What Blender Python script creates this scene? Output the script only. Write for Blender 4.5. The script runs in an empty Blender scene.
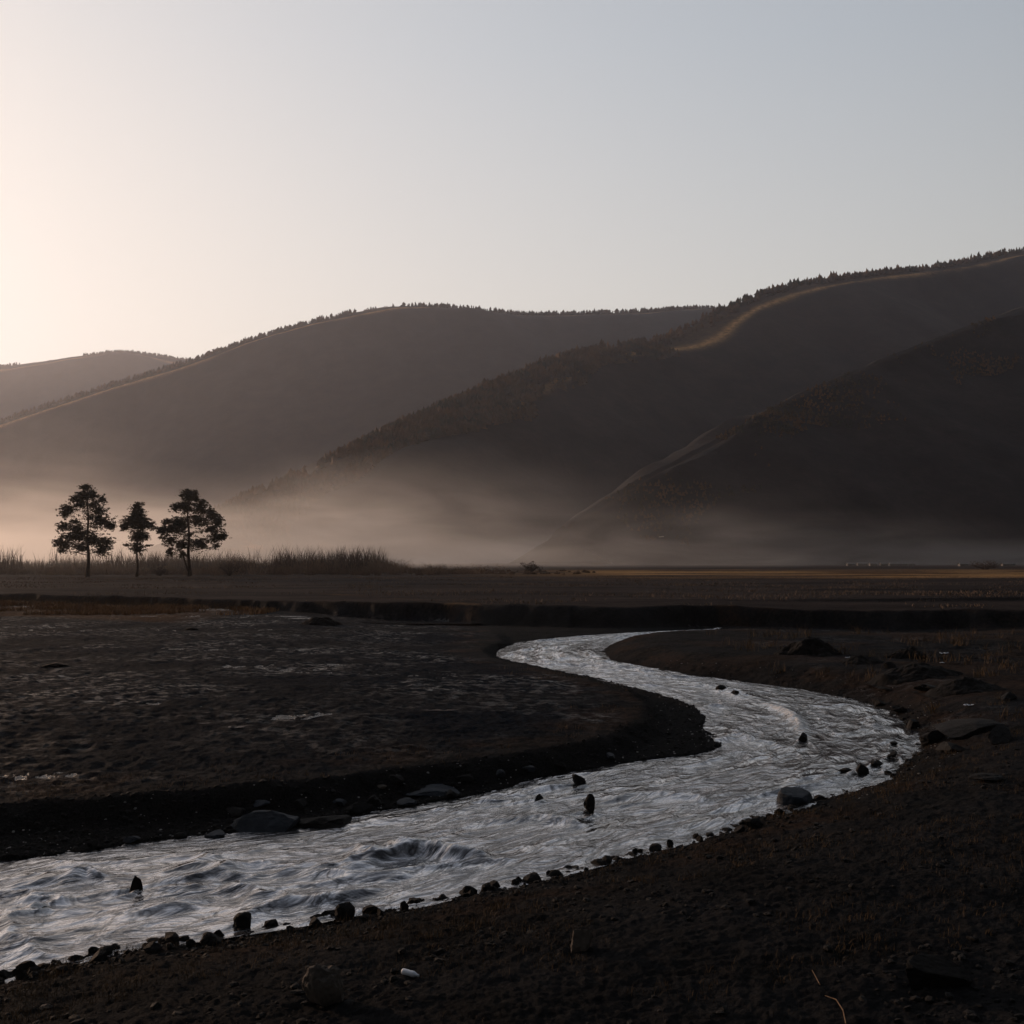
import bpy, bmesh, math, random
import numpy as np
from mathutils import Vector, noise as mn
R = math.radians
rng = np.random.default_rng(7)
random.seed(7)
scn = bpy.context.scene
COL = scn.collection

# ------------------------------------------------------------------ camera
F, HZ, CAMZ = 1100.0, 558.0, 5.0
cam_d = bpy.data.cameras.new('camera'); cam = bpy.data.objects.new('camera', cam_d); COL.objects.link(cam)
cam.location = (0, 0, CAMZ); cam.rotation_euler = (R(90), 0, 0)
cam_d.sensor_width = 36; cam_d.lens = 36 * F / 1024; cam_d.shift_y = (HZ - 512) / 1024
cam_d.clip_start = 0.1; cam_d.clip_end = 30000
scn.camera = cam

# ------------------------------------------------------------------ light
SUN_AZ, SUN_EL = 48.0, 9.0            # degrees left of the view, degrees up
sun_dir = Vector((-math.sin(R(SUN_AZ)) * math.cos(R(SUN_EL)), math.cos(R(SUN_AZ)) * math.cos(R(SUN_EL)), math.sin(R(SUN_EL))))
sd_ = bpy.data.lights.new('sun', 'SUN'); sun = bpy.data.objects.new('sun', sd_); COL.objects.link(sun)
sd_.energy = 3.2; sd_.angle = R(0.5); sd_.color = (1.0, 0.64, 0.41)
sun.rotation_euler = sun_dir.to_track_quat('Z', 'Y').to_euler(); sun.location = (-200, 100, 300)

w = bpy.data.worlds.new('World'); scn.world = w; w.use_nodes = True
nt = w.node_tree; nt.nodes.clear()
def N(t, ty, **k):
    n = t.nodes.new(ty)
    for a, b in k.items(): setattr(n, a, b)
    return n
sky = N(nt, 'ShaderNodeTexSky', sky_type='NISHITA', sun_disc=False)
sky.sun_elevation = R(SUN_EL); sky.sun_rotation = R(-SUN_AZ); sky.altitude = 600
sky.air_density = 1.0; sky.dust_density = 2.0; sky.ozone_density = 1.0
hs = N(nt, 'ShaderNodeHueSaturation'); hs.inputs['Saturation'].default_value = 0.70
nt.links.new(sky.outputs[0], hs.inputs['Color'])
# soft shoulder near the sun glow, bright hazy horizon in front of the low sun, dim sky overhead and behind
tcn = N(nt, 'ShaderNodeTexCoord'); spx = N(nt, 'ShaderNodeSeparateXYZ'); nt.links.new(tcn.outputs['Generated'], spx.inputs[0])
sepc = N(nt, 'ShaderNodeSeparateColor'); nt.links.new(hs.outputs[0], sepc.inputs[0]); comb = N(nt, 'ShaderNodeCombineColor')
dotn = N(nt, 'ShaderNodeVectorMath', operation='DOT_PRODUCT'); nt.links.new(tcn.outputs['Generated'], dotn.inputs[0]); dotn.inputs[1].default_value = (-.30, .93, .21)
fall = N(nt, 'ShaderNodeMapRange', interpolation_type='SMOOTHSTEP'); nt.links.new(dotn.outputs['Value'], fall.inputs[0])
for i_, v_ in enumerate((-.1, .86, .13, 1.0)): fall.inputs[i_ + 1].default_value = v_
low = N(nt, 'ShaderNodeMapRange'); nt.links.new(spx.outputs['Z'], low.inputs[0])
for i_, v_ in enumerate((.0, .42, 1.0, 0.0)): low.inputs[i_ + 1].default_value = v_
SKY_GAIN = .37
for i_, (ch, warm) in enumerate(zip(('Red', 'Green', 'Blue'), (.22, .03, -.17))):
    g_ = N(nt, 'ShaderNodeMath', operation='MULTIPLY_ADD'); nt.links.new(low.outputs[0], g_.inputs[0]); g_.inputs[1].default_value = warm; g_.inputs[2].default_value = 1
    a_ = N(nt, 'ShaderNodeMath', operation='MULTIPLY'); nt.links.new(sepc.outputs[ch], a_.inputs[0]); nt.links.new(g_.outputs[0], a_.inputs[1])
    b_ = N(nt, 'ShaderNodeMath', operation='MULTIPLY'); nt.links.new(a_.outputs[0], b_.inputs[0]); b_.inputs[1].default_value = SKY_GAIN
    c_ = N(nt, 'ShaderNodeMath', operation='POWER'); c_.inputs[0].default_value = math.exp(-1); nt.links.new(b_.outputs[0], c_.inputs[1])
    d_ = N(nt, 'ShaderNodeMath', operation='SUBTRACT'); d_.inputs[0].default_value = 1; nt.links.new(c_.outputs[0], d_.inputs[1])
    e_ = N(nt, 'ShaderNodeMath', operation='MULTIPLY'); nt.links.new(d_.outputs[0], e_.inputs[0]); nt.links.new(fall.outputs[0], e_.inputs[1])
    f_ = N(nt, 'ShaderNodeMath', operation='MULTIPLY'); nt.links.new(e_.outputs[0], f_.inputs[0]); f_.inputs[1].default_value = 10.2
    f_.inputs[1].default_value *= (1.06, .985, .935)[i_]; nt.links.new(f_.outputs[0], comb.inputs[ch])
bg = N(nt, 'ShaderNodeBackground'); bg.inputs['Strength'].default_value = 0.10
wo = N(nt, 'ShaderNodeOutputWorld')
nt.links.new(comb.outputs[0], bg.inputs[0]); nt.links.new(bg.outputs[0], wo.inputs[0])
scn.view_settings.view_transform = 'Standard'; scn.view_settings.look = 'None'
scn.view_settings.exposure = 0.0; scn.view_settings.gamma = 1.0
scn.cycles.use_denoising = True
scn.cycles.max_bounces = 6; scn.cycles.volume_bounces = 1; scn.cycles.diffuse_bounces = 3
scn.cycles.volume_max_steps = 256
scn.cycles.sample_clamp_indirect = 4.0

# ------------------------------------------------------------------ numeric helpers
def _hash(ix, iy, seed):
    h = (ix.astype(np.int64) * 374761393 + iy.astype(np.int64) * 668265263 + seed * 974634777) & 0xffffffff
    h = ((h ^ (h >> 13)) * 1274126177) & 0xffffffff
    h = (h ^ (h >> 16)) & 0xffffffff
    return h / 4294967295.0
def vnoise(x, y, seed=0):
    x = np.asarray(x, float); y = np.asarray(y, float)
    ix = np.floor(x); iy = np.floor(y); fx = x - ix; fy = y - iy
    fx = fx**3 * (fx * (fx * 6 - 15) + 10); fy = fy**3 * (fy * (fy * 6 - 15) + 10)
    a = _hash(ix, iy, seed); b = _hash(ix + 1, iy, seed); c = _hash(ix, iy + 1, seed); d = _hash(ix + 1, iy + 1, seed)
    return (a * (1 - fx) + b * fx) * (1 - fy) + (c * (1 - fx) + d * fx) * fy * 1.0
def fbm(x, y, oct=4, seed=0, gain=0.5):
    s = 0; amp = 1; tot = 0
    for o in range(oct):
        c, sn = math.cos(o * 0.7), math.sin(o * 0.7)
        s = s + amp * (vnoise((x * c - y * sn) * 2**o + 17.3 * o, (x * sn + y * c) * 2**o + 9.1 * o, seed + o) * 2 - 1)
        tot += amp; amp *= gain
    return s / tot
def sstep(a, b, x):
    t = np.clip((x - a) / (b - a), 0, 1); return t * t * (3 - 2 * t)
def P(px, py, z=0.0):
    d = F * (CAMZ - z) / (py - HZ); return (px - 512) / F * d, d
def PD(px, py, d):                       # pixel at a known distance -> x, y, z
    return (px - 512) / F * d, d, CAMZ - (py - HZ) / F * d
def ZW(Y): return -1 + 0.4 * np.clip((Y - 25) / 60, 0, 1)
def PW(px, py):                          # pixel on the water surface
    z = -1.0
    for _ in range(20):
        x, y = P(px, py, z); z = float(ZW(y))
    return x, y
def sdist(X, Y, poly):                   # signed distance, positive inside
    poly = np.asarray(poly, float); n = len(poly)
    D = np.full(X.shape, 1e18); inside = np.zeros(X.shape, bool)
    for i in range(n):
        ax, ay = poly[i]; bx, by = poly[(i + 1) % n]
        dx, dy = bx - ax, by - ay; L = dx * dx + dy * dy + 1e-12
        t = np.clip(((X - ax) * dx + (Y - ay) * dy) / L, 0, 1)
        D = np.minimum(D, (X - ax - t * dx)**2 + (Y - ay - t * dy)**2)
        c = ((ay > Y) != (by > Y))
        with np.errstate(divide='ignore', invalid='ignore'):
            xi = ax + (Y - ay) * dx / (dy if abs(dy) > 1e-12 else 1e-12)
        inside ^= (c & (X < xi))
    D = np.sqrt(D); return np.where(inside, D, -D)

def mesh_np(name, V, Fc, mat, smooth=True, attrs=None, uv=None, parent=None):
    me = bpy.data.meshes.new(name)
    V = np.asarray(V, np.float32); Fc = np.asarray(Fc, np.int32); k = Fc.shape[1]
    me.vertices.add(len(V)); me.vertices.foreach_set('co', V.ravel())
    me.loops.add(Fc.size); me.loops.foreach_set('vertex_index', Fc.ravel())
    me.polygons.add(len(Fc)); me.polygons.foreach_set('loop_start', np.arange(0, Fc.size, k, dtype=np.int32))
    me.update(calc_edges=True); me.validate()
    me.polygons.foreach_set('use_smooth', np.full(len(me.polygons), smooth))
    if attrs:
        for a, v in attrs.items():
            at = me.attributes.new(a, 'FLOAT', 'POINT'); at.data.foreach_set('value', np.asarray(v, np.float32).ravel())
    if uv is not None:
        l = me.uv_layers.new(name='flow'); idx = np.empty(len(me.loops), np.int32); me.loops.foreach_get('vertex_index', idx)
        l.data.foreach_set('uv', np.asarray(uv, np.float32)[idx].ravel())
    me.materials.append(mat)
    o = bpy.data.objects.new(name, me); COL.objects.link(o); o.parent = parent
    return o
def grid_faces(nr, nc):
    i = np.arange(nr - 1)[:, None] * nc + np.arange(nc - 1)[None, :]
    return np.stack([i, i + 1, i + nc + 1, i + nc], -1).reshape(-1, 4)
def tag(o, label=None, cat=None, group=None, kind=None):
    if label: o['label'] = label
    if cat: o['category'] = cat
    if group: o['group'] = group
    if kind: o['kind'] = kind
    return o
def empty(name, loc):
    o = bpy.data.objects.new(name, None); COL.objects.link(o); o.location = loc; return o

# ------------------------------------------------------------------ materials
def mat(name, build):
    m = bpy.data.materials.new(name); m.use_nodes = True; t = m.node_tree
    b = t.nodes['Principled BSDF']; build(t, b); return m
def col(t, c): n = N(t, 'ShaderNodeRGB'); n.outputs[0].default_value = (*c, 1); return n.outputs[0]
def mixc(t, f, a, b):
    n = N(t, 'ShaderNodeMix', data_type='RGBA')
    if isinstance(f, (int, float)): n.inputs[0].default_value = f
    else: t.links.new(f, n.inputs[0])
    for i, c in ((6, a), (7, b)):
        if isinstance(c, tuple): n.inputs[i].default_value = (*c, 1)
        else: t.links.new(c, n.inputs[i])
    return n.outputs[2]
def nz(t, scale, detail=6, rough=0.6, vec=None, mapscale=None, dist=0):
    n = N(t, 'ShaderNodeTexNoise'); n.inputs['Scale'].default_value = scale; n.inputs['Detail'].default_value = detail
    n.inputs['Roughness'].default_value = rough; n.inputs['Distortion'].default_value = dist
    if vec is None:
        g = N(t, 'ShaderNodeNewGeometry'); vec = g.outputs['Position']
    if mapscale:
        mp = N(t, 'ShaderNodeMapping'); mp.inputs['Scale'].default_value = mapscale; t.links.new(vec, mp.inputs[0]); vec = mp.outputs[0]
    t.links.new(vec, n.inputs['Vector']); return n.outputs['Fac']
def ramp(t, f, a, b, lo=0.0, hi=1.0):
    n = N(t, 'ShaderNodeMapRange'); n.inputs[1].default_value = a; n.inputs[2].default_value = b
    n.inputs[3].default_value = lo; n.inputs[4].default_value = hi; n.clamp = True
    t.links.new(f, n.inputs[0]); return n.outputs[0]
def mth(t, op, a, b=None):
    n = N(t, 'ShaderNodeMath', operation=op)
    for i, v in enumerate((a, b)):
        if v is None: continue
        if isinstance(v, (int, float)): n.inputs[i].default_value = v
        else: t.links.new(v, n.inputs[i])
    return n.outputs[0]
def attr(t, a): n = N(t, 'ShaderNodeAttribute', attribute_name=a); return n.outputs['Fac']
def bump(t, h, dist, strength=1.0, normal=None):
    n = N(t, 'ShaderNodeBump'); n.inputs['Distance'].default_value = dist; n.inputs['Strength'].default_value = strength
    t.links.new(h, n.inputs['Height'])
    if normal: t.links.new(normal, n.inputs['Normal'])
    return n.outputs[0]

def b_ground(t, b):
    n1 = nz(t, 0.35, 8, 0.65); n2 = nz(t, 4.0, 8, 0.7); n3 = nz(t, 22, 5, 0.7)
    soil = mixc(t, ramp(t, n1, .35, .65), (.0070, .0072, .0078), (.0235, .0235, .0255))
    soil = mixc(t, ramp(t, n2, .45, .75, 0, .7), soil, (.042, .037, .034))
    soil = mixc(t, ramp(t, n3, .66, .78, 0, .5), soil, (.05, .046, .043))
    wet = attr(t, 'wet'); dry = attr(t, 'dry'); gr = attr(t, 'gravel'); ter = attr(t, 'terrace')
    wc = mixc(t, ramp(t, n2, .4, .65), (.0036, .0052, .0082), (.0125, .0172, .0270))
    c = mixc(t, wet, soil, wc)
    tc = mixc(t, ramp(t, nz(t, .12, 7, .65, mapscale=(.22, 1, 1)), .38, .62), (.014, .011, .011), (.052, .040, .036))
    c = mixc(t, ter, c, tc)
    dn = mth(t, 'MULTIPLY', dry, ramp(t, n2, .3, .6))
    oc = mixc(t, ramp(t, n3, .3, .7), (.035, .018, .009), (.13, .065, .028))
    c = mixc(t, dn, c, oc)
    c = mixc(t, mth(t, 'MULTIPLY', mth(t, 'MULTIPLY', dn, ter), ramp(t, nz(t, .05, 5, .6, mapscale=(.3, 1, 1)), .42, .6)), c, (.46, .27, .11))
    gc = mixc(t, ramp(t, n3, .4, .6), (.007, .007, .007), (.024, .023, .023))
    c = mixc(t, gr, c, gc)
    t.links.new(c, b.inputs['Base Color'])
    pud = mth(t, 'MULTIPLY', ramp(t, nz(t, 2.2, 7, .68, mapscale=(.8, 1.0, 1)), .5, .62), ramp(t, nz(t, .16, 4, .6), .42, .62))
    rr = mth(t, 'MAXIMUM', mth(t, 'MULTIPLY', mth(t, 'MULTIPLY', wet, pud), .8), ramp(t, attr(t, 'pud'), .4, 1, 0, 1.25))
    t.links.new(ramp(t, rr, 0, 1.25, .85, .12), b.inputs['Roughness'])
    t.links.new(ramp(t, rr, 0, 1, .015, .5), b.inputs['Specular IOR Level'])
    t.links.new(bump(t, nz(t, 70, 4, .7), .012, .9, bump(t, mth(t, 'MULTIPLY', n3, ramp(t, attr(t, 'pud'), 0, 1, 1, 0)), .05, 1.0, bump(t, n2, .12, .9))), b.inputs['Normal'])
M_ground = mat('ground_soil', b_ground)

def b_water(t, b):
    uvn = N(t, 'ShaderNodeUVMap', uv_map='flow'); uv = uvn.outputs[0]
    big = nz(t, 1.0, 3, .5, uv, (.45, .13, 1), dist=1.0)          # glassy reaches against broken ones
    a = nz(t, 1.0, 4, .55, uv, (1.1, .55, 1), dist=2.2)
    c2 = nz(t, 1.0, 4, .55, uv, (3.2, 1.3, 1), dist=1.8)
    f = nz(t, 1.0, 4, .6, uv, (15, 5, 1), dist=1.0)
    rough = ramp(t, big, .42, .58)
    crestf = attr(t, 'foam')
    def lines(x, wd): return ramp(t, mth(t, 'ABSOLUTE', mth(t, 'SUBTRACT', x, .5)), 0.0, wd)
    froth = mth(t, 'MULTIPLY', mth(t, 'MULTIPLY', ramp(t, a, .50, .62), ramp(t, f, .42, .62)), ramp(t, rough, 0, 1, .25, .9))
    dark = mth(t, 'MULTIPLY', ramp(t, nz(t, 1.0, 5, .6, uv, (.9, .33, 1), dist=2.5), .40, .50, .30, 1), mth(t, 'MULTIPLY', ramp(t, lines(a, .07), 0, 1, .12, 1), ramp(t, lines(c2, .06), 0, 1, .6, 1)))  # shade of wave troughs painted into the water colour
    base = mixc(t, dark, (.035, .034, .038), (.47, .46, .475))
    base = mixc(t, mth(t, 'MULTIPLY', froth, .5), base, (.85, .84, .86))
    base = mixc(t, crestf, base, (.80, .78, .76))
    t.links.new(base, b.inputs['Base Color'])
    t.links.new(mth(t, 'MULTIPLY', ramp(t, froth, 0, 1, .86, .45), ramp(t, crestf, 0, 1, 1, 0)), b.inputs['Metallic'])
    t.links.new(mth(t, 'MAXIMUM', ramp(t, froth, 0, 1, .07, .35), ramp(t, crestf, 0, .6, 0, .6)), b.inputs['Roughness'])
    b.inputs['IOR'].default_value = 1.33
    n = bump(t, a, .10, .9); n = bump(t, mth(t, 'MULTIPLY', c2, ramp(t, rough, 0, 1, .35, 1)), .035, .9, n)
    n = bump(t, mth(t, 'MULTIPLY', f, ramp(t, rough, 0, 1, .25, 1)), .007, .9, n)
    t.links.new(n, b.inputs['Normal'])
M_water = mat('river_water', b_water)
def b_pool(t, b):
    b.inputs['Base Color'].default_value = (.05, .05, .055, 1); b.inputs['Roughness'].default_value = .08
    t.links.new(bump(t, nz(t, 3, 4, .6), .02, .5), b.inputs['Normal'])
M_pool = mat('still_water', b_pool)

def rockmat(name, c1, c2, sc=3.0, rough=.8):
    def f(t, b):
        tc = N(t, 'ShaderNodeTexCoord').outputs['Object']
        n1 = nz(t, sc, 8, .65, tc); n2 = nz(t, sc * 7, 6, .7, tc)
        t.links.new(mixc(t, ramp(t, n1, .35, .65), c1, c2), b.inputs['Base Color'])
        b.inputs['Roughness'].default_value = rough; b.inputs['Specular IOR Level'].default_value = .12
        t.links.new(bump(t, n2, .03, .9, bump(t, n1, .08, .8)), b.inputs['Normal'])
    return mat(name, f)
M_rock = rockmat('dark_rock', (.007, .0065, .0065), (.02, .0185, .018))
M_rockb = rockmat('blue_grey_rock', (.017, .021, .027), (.042, .049, .062), 2, .65)
M_rockw = rockmat('brown_stone', (.06, .05, .045), (.13, .11, .095), 4)
M_mound = rockmat('mound_earth', (.005, .0045, .0045), (.013, .011, .010), 1.5, .95)

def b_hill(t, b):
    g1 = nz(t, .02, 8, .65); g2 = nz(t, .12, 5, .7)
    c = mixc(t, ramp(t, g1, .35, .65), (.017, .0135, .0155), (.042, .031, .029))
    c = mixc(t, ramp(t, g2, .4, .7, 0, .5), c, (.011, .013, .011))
    dry = mixc(t, ramp(t, g2, .35, .65), (.35, .19, .075), (.80, .45, .20))  # crest grass with golden rim light painted into its colour
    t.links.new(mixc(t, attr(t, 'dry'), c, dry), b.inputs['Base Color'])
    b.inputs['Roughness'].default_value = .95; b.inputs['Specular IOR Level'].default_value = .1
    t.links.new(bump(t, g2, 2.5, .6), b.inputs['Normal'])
M_hill = mat('hillside', b_hill)
def leafmat(name, c1, c2, sc, tr=.0):
    def f(t, b):
        n = nz(t, sc, 3, .6)
        t.links.new(mixc(t, ramp(t, n, .35, .65), c1, c2), b.inputs['Base Color'])
        b.inputs['Roughness'].default_value = .8; b.inputs['Specular IOR Level'].default_value = .15
    return mat(name, f)
M_needle = leafmat('pine_needles', (.018, .026, .014), (.07, .05, .026), .35)
M_farneedle = leafmat('far_pine_needles', (.022, .026, .014), (.15, .075, .032), .03)  # orange tone paints golden ridge light into the foliage
M_bark = rockmat('pine_bark', (.03, .02, .015), (.07, .045, .032), 2, .9)
M_reed = leafmat('reed_straw', (.10, .07, .05), (.26, .18, .125), .08)
M_grass = leafmat('dry_grass', (.045, .030, .017), (.15, .093, .045), 1.2)
M_rusty = leafmat('rusty_grass', (.09, .045, .02), (.27, .145, .06), .5)
M_shrub = leafmat('shrub_twigs', (.05, .038, .031), (.12, .085, .07), .1)

# ------------------------------------------------------------------ river outline
PAIRS = [((-330,905),(-330,1080)),((-60,868),(-60,994)),((0,862),(0,978)),((80,853),(110,950)),((150,842),(210,936)),((240,832),(300,921)),((300,826),(350,911)),
 ((350,816),(420,902)),((400,808),(480,890)),((450,800),(540,876)),((500,790),(600,861)),((550,777),(660,846)),((600,768),(720,832)),
 ((650,760),(780,812)),((700,754),(832,795)),((722,746),(882,777)),((716,737),(908,757)),((702,728),(915,742)),((706,718),(900,722)),
 ((690,705),(860,703)),((660,695),(800,690)),((620,684),(740,682)),((580,675),(680,675)),((540,667),(625,665)),((510,661),(603,657)),
 ((496,655),(602,650)),((505,647),(612,643)),((540,640),(635,638.3)),((580,636),(665,634.6)),((640,632.3),(690,632.6)),((700,629.2),(720,631)),((728,628.3),(736,630))]
EA = np.array([PW(*a) for a, b in PAIRS]); EB = np.array([PW(*b) for a, b in PAIRS])
def smooth_poly(E, n=8):
    out = []
    m = len(E)
    for i in range(m - 1):
        p0, p1, p2, p3 = E[max(i - 1, 0)], E[i], E[i + 1], E[min(i + 2, m - 1)]
        for k in range(n):
            t = k / n
            out.append(.5 * ((2 * p1) + (-p0 + p2) * t + (2 * p0 - 5 * p1 + 4 * p2 - p3) * t * t + (-p0 + 3 * p1 - 3 * p2 + p3) * t**3))
    out.append(E[-1]); return np.array(out)
SA, SB = smooth_poly(EA, 6), smooth_poly(EB, 6)
RIVER = np.vstack([SA, SB[::-1]])
FLATPX = [(-330,828),(-100,810),(0,803),(100,796),(200,789),(300,781),(400,768),(500,755),(560,745),(610,733),(640,718),(647,704),(630,692),(600,683),(560,673),(520,664),(490,657)]
flat_edge = [P(a, b, -.35) for a, b in FLATPX]
FLAT = np.array(flat_edge + [P(480, 650, -.35), P(500, 640, -.35), (-3, 95), (-60, 200), (-400, 200), (-400, 10), (-60, 10)])
LEFT = np.vstack([SA, [[5, 120]], [[-400, 200]], [[-400, 10]]])
EDGE = [(0,594,.9),(150,597,.9),(280,600,.95),(400,603,1.05),(600,607,1.1),(720,606,1.1),(800,609,1.0),(1024,611,1.0)]
ex, ey, ez = [], [], []
for px, py, z in EDGE:
    x, y = P(px, py, z); ex.append(x); ey.append(y); ez.append(z)
def terrain(X, Y, fine=True):
    sr = sdist(X, Y, RIVER); sf = sdist(X, Y, FLAT); sl = sdist(X, Y, LEFT)
    sr = sr + np.where(np.abs(sr) < 3, .16 * fbm(X * 1.3, Y * 1.3, 3, 91) + .07 * fbm(X * 4.5, Y * 4.5, 3, 92), 0)
    zw = ZW(Y); d = -sr
    wob = fbm(X * 1.1, Y * 1.1, 4, 3) * .35
    # right / near land
    zr = zw - .06 + (.20 + .20 * sstep(18, 34, Y)) * np.maximum(d + wob * .5, 0)
    top = .05 + .10 * fbm(X * .12, Y * .12, 3, 5)
    zr = top - np.logaddexp(0, (top - zr) * 5) / 5 + .0
    zr = np.minimum(zr, top)
    # left land : bar then bank then flat
    bar = zw + .03 + .055 * np.maximum(d, 0)
    k = sstep(-1.0, .12, sf + wob * .8)
    topl = -.35 + .37 * sstep(0, 16, sf) + .05 * fbm(X * .2, Y * .2, 3, 8)
    zl = bar * (1 - k) + topl * k
    zl = np.maximum(zl, bar * (1 - k) + topl * k)
    z = np.where(sl > 0, zl, zr)
    # bed
    bed = zw - .5 * np.clip(sr / 1.0, 0, 1) - .04
    z = np.where(sr > 0, bed, z)
    # far terrace
    Ye = np.interp(X, ex, ey) + .9 * fbm(X * .04, X * 0 + 3, 3, 12) + .45 * fbm(X * .5, X * 0 + 1, 4, 13)
    Zt = np.interp(X, ex, ez)
    foot = -.45 * sstep(12, 0, np.abs(X - np.clip(X, -10, 30)))
    kt = sstep(-1.0 - 5.0 * np.clip(fbm(X * .10, X * 0 + 7, 3, 98), 0, 1), 0, Y - Ye + .35 * fbm(X * .9, Y * .9, 3, 99))
    pre = sstep(-16, -3, Y - Ye) * (sr <= 0)
    z = z * (1 - pre) + np.minimum(z, foot) * pre
    zt = Zt + .16 * fbm(X * .25, Y * .08, 3, 97) * sstep(14, 2, Y - Ye) + .12 * fbm(X * .03, Y * .05, 4, 15) 
    ph = (Y + 9 * fbm(X * .025, Y * .01, 3, 93)) / 34.0; fr = ph - np.floor(ph)
    zt = zt + .26 * (np.minimum(fr / .035, 1) - fr) * sstep(-.35, .1, fbm(X * .012, np.floor(ph) * 3.3, 2, 94)) * sstep(0, 12, Y - Ye) * sstep(232, 222, Y)
    z = z * (1 - kt) + zt * kt
    # wet puddles lie flat
    if fine:
        near = np.clip(30 / np.maximum(Y, 1), 0.0, 1.3)
        am = np.where(sr > 0, 0, 1)
        z = z + am * (.045 * fbm(X * 2.2, Y * 2.2, 4, 21, .55) + .028 * fbm(X * 9, Y * 9, 3, 25, .6) * near + .05 * fbm(X * .7, Y * .7, 3, 27))
        gm = np.exp(-np.maximum(d, 0) / 1.2) * (sr <= 0)
        z = z + gm * .05 * np.abs(fbm(X * 6, Y * 6, 3, 31))
        rough = sstep(0, 6, X - 17) * sstep(20, 30, Y) * sstep(75, 60, Y) * (sr < -.5)
        z = z + rough * .22 * np.abs(fbm(X * .45, Y * .7, 4, 35))
        pm = (sl > 0) * (sr < 0) * sstep(.6, 3, sf) * (1 - kt)
        z = z + pm * .035 * (1 - 2 * np.abs(fbm(X * 1.6, Y * 1.1, 4, 95)))
        lv = fbm(X * .10, Y * .16, 3, 96); pl = topl - .012 + 0 * z
        pd = (pm > .9) & (lv > .33) & (z < pl)
        z = np.where(pd, pl, z); terrain.pud = pd
    return z, sr, sf, sl, kt, d
def hz_at(x, y):
    z = terrain(np.array([float(x)]), np.array([float(y)]))[0]; return float(z[0])

def ray_hit(px, py, ymax=135):
    ys = np.geomspace(10.5, ymax, 1600); xs = (px - 512) / F * ys; t_ = terrain(xs, ys); zt_ = np.where(t_[1] > 0, np.maximum(t_[0], ZW(ys) - .02), t_[0]); zr_ = CAMZ - (py - HZ) / F * ys
    k = int(np.argmax(zr_ <= zt_)); return (float(xs[k]), float(ys[k]), float(zt_[k])) if (zr_ <= zt_).any() else (*P(px, py, 0), 0.0)
# ------------------------------------------------------------------ ground sheet
NC, NR = 860, 1000
ang = np.linspace(-1, 1, NC); ang = np.tan(ang * R(38) ) * (1 + 0 * ang)
rows = np.concatenate([np.linspace(4, 10, 30)[:-1], np.geomspace(10, 130, 800)[:-1], np.geomspace(130, 9000, NR - 800 + 1 - 29 + 1)])
NR = len(rows)
Yg = np.repeat(rows[:, None], NC, 1); Xg = Yg * ang[None, :]
# spread the near rows sideways so the sheet also lies under a viewer's feet
Xg = Xg + np.sign(ang)[None, :] * np.maximum(np.abs(ang)[None, :] - .55, 0) * 120
z, sr, sf, sl, kt, dd = terrain(Xg.ravel(), Yg.ravel())
xr, yr = Xg.ravel(), Yg.ravel(); pudm = terrain.pud.astype(float)
wet = ((sl > 0) & (sr < 0)) * sstep(-.2, 1.2, sf) * (1 - kt) * (.55 + .45 * sstep(-.15, .25, fbm(xr * .12, yr * .2, 4, 41)))
wet = wet * np.where(yr > 100, 0, 1)
wet *= 1 - .75 * sstep(.9, .0, sf / (3.0 + 2 * fbm(xr * .3, yr * .3, 3, 55)))
wet = np.maximum(wet, .5 * (xr > 14) * sstep(24, 30, yr) * sstep(.05, .3, fbm(xr * .2, yr * .35, 3, 44)) * (1 - kt) * (sr < 0))
pxx = 512 + F * xr / yr
dry = np.zeros_like(xr)
bench = sstep(12, 8, np.abs(yr - 109 - (pxx < 140) * 2)) * (pxx < 300) * sstep(300, 230, pxx)
ye = np.interp(xr, ex, ey)
dry = np.maximum(dry, sstep(-26, -22, yr - ye) * (xr < -24) * sstep(-22, -30, xr) * (1 - kt) )
dry = np.maximum(dry, kt * sstep(200, 230, yr) * sstep(430, 300, yr) * sstep(0, 60, xr + 20) * sstep(-.45, .1, fbm(xr * .02, yr * .06, 4, 61)) * 1.3)
nb = (sl < 0) & (sr < 0)
dry = np.maximum(dry, nb * sstep(3.2, .8, dd) * .55 * sstep(-.1, .35, fbm(xr * .5, yr * .5, 4, 63)))
dry = np.maximum(dry, (sl > 0) * .30 * sstep(2.2, .5, np.abs(sf - 1.2)) * sstep(-.1, .3, fbm(xr * .6, yr * .6, 3, 66)))
dry = np.maximum(dry, nb * (yr > 24) * (1 - kt) * .35 * sstep(-.1, .35, fbm(xr * .15, yr * .22, 4, 68)))
gravel = np.where(sr < 0, np.exp(-np.maximum(dd, 0) / .9), 1.0)
gravel = np.maximum(gravel, (sl > 0) * sstep(.2, -.4, sf) * (1 - kt) * .9)
dry *= (1 - gravel * .8)
ground = mesh_np('ground', np.stack([xr, yr, z], 1), grid_faces(NR, NC), M_ground,
                 attrs={'pud': pudm, 'wet': wet, 'dry': dry, 'gravel': gravel, 'terrace': sstep(.93, 1.0, kt)})
tag(ground, 'dark damp valley floor of soil and mud on both sides of the river', 'ground', kind='structure')

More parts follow.
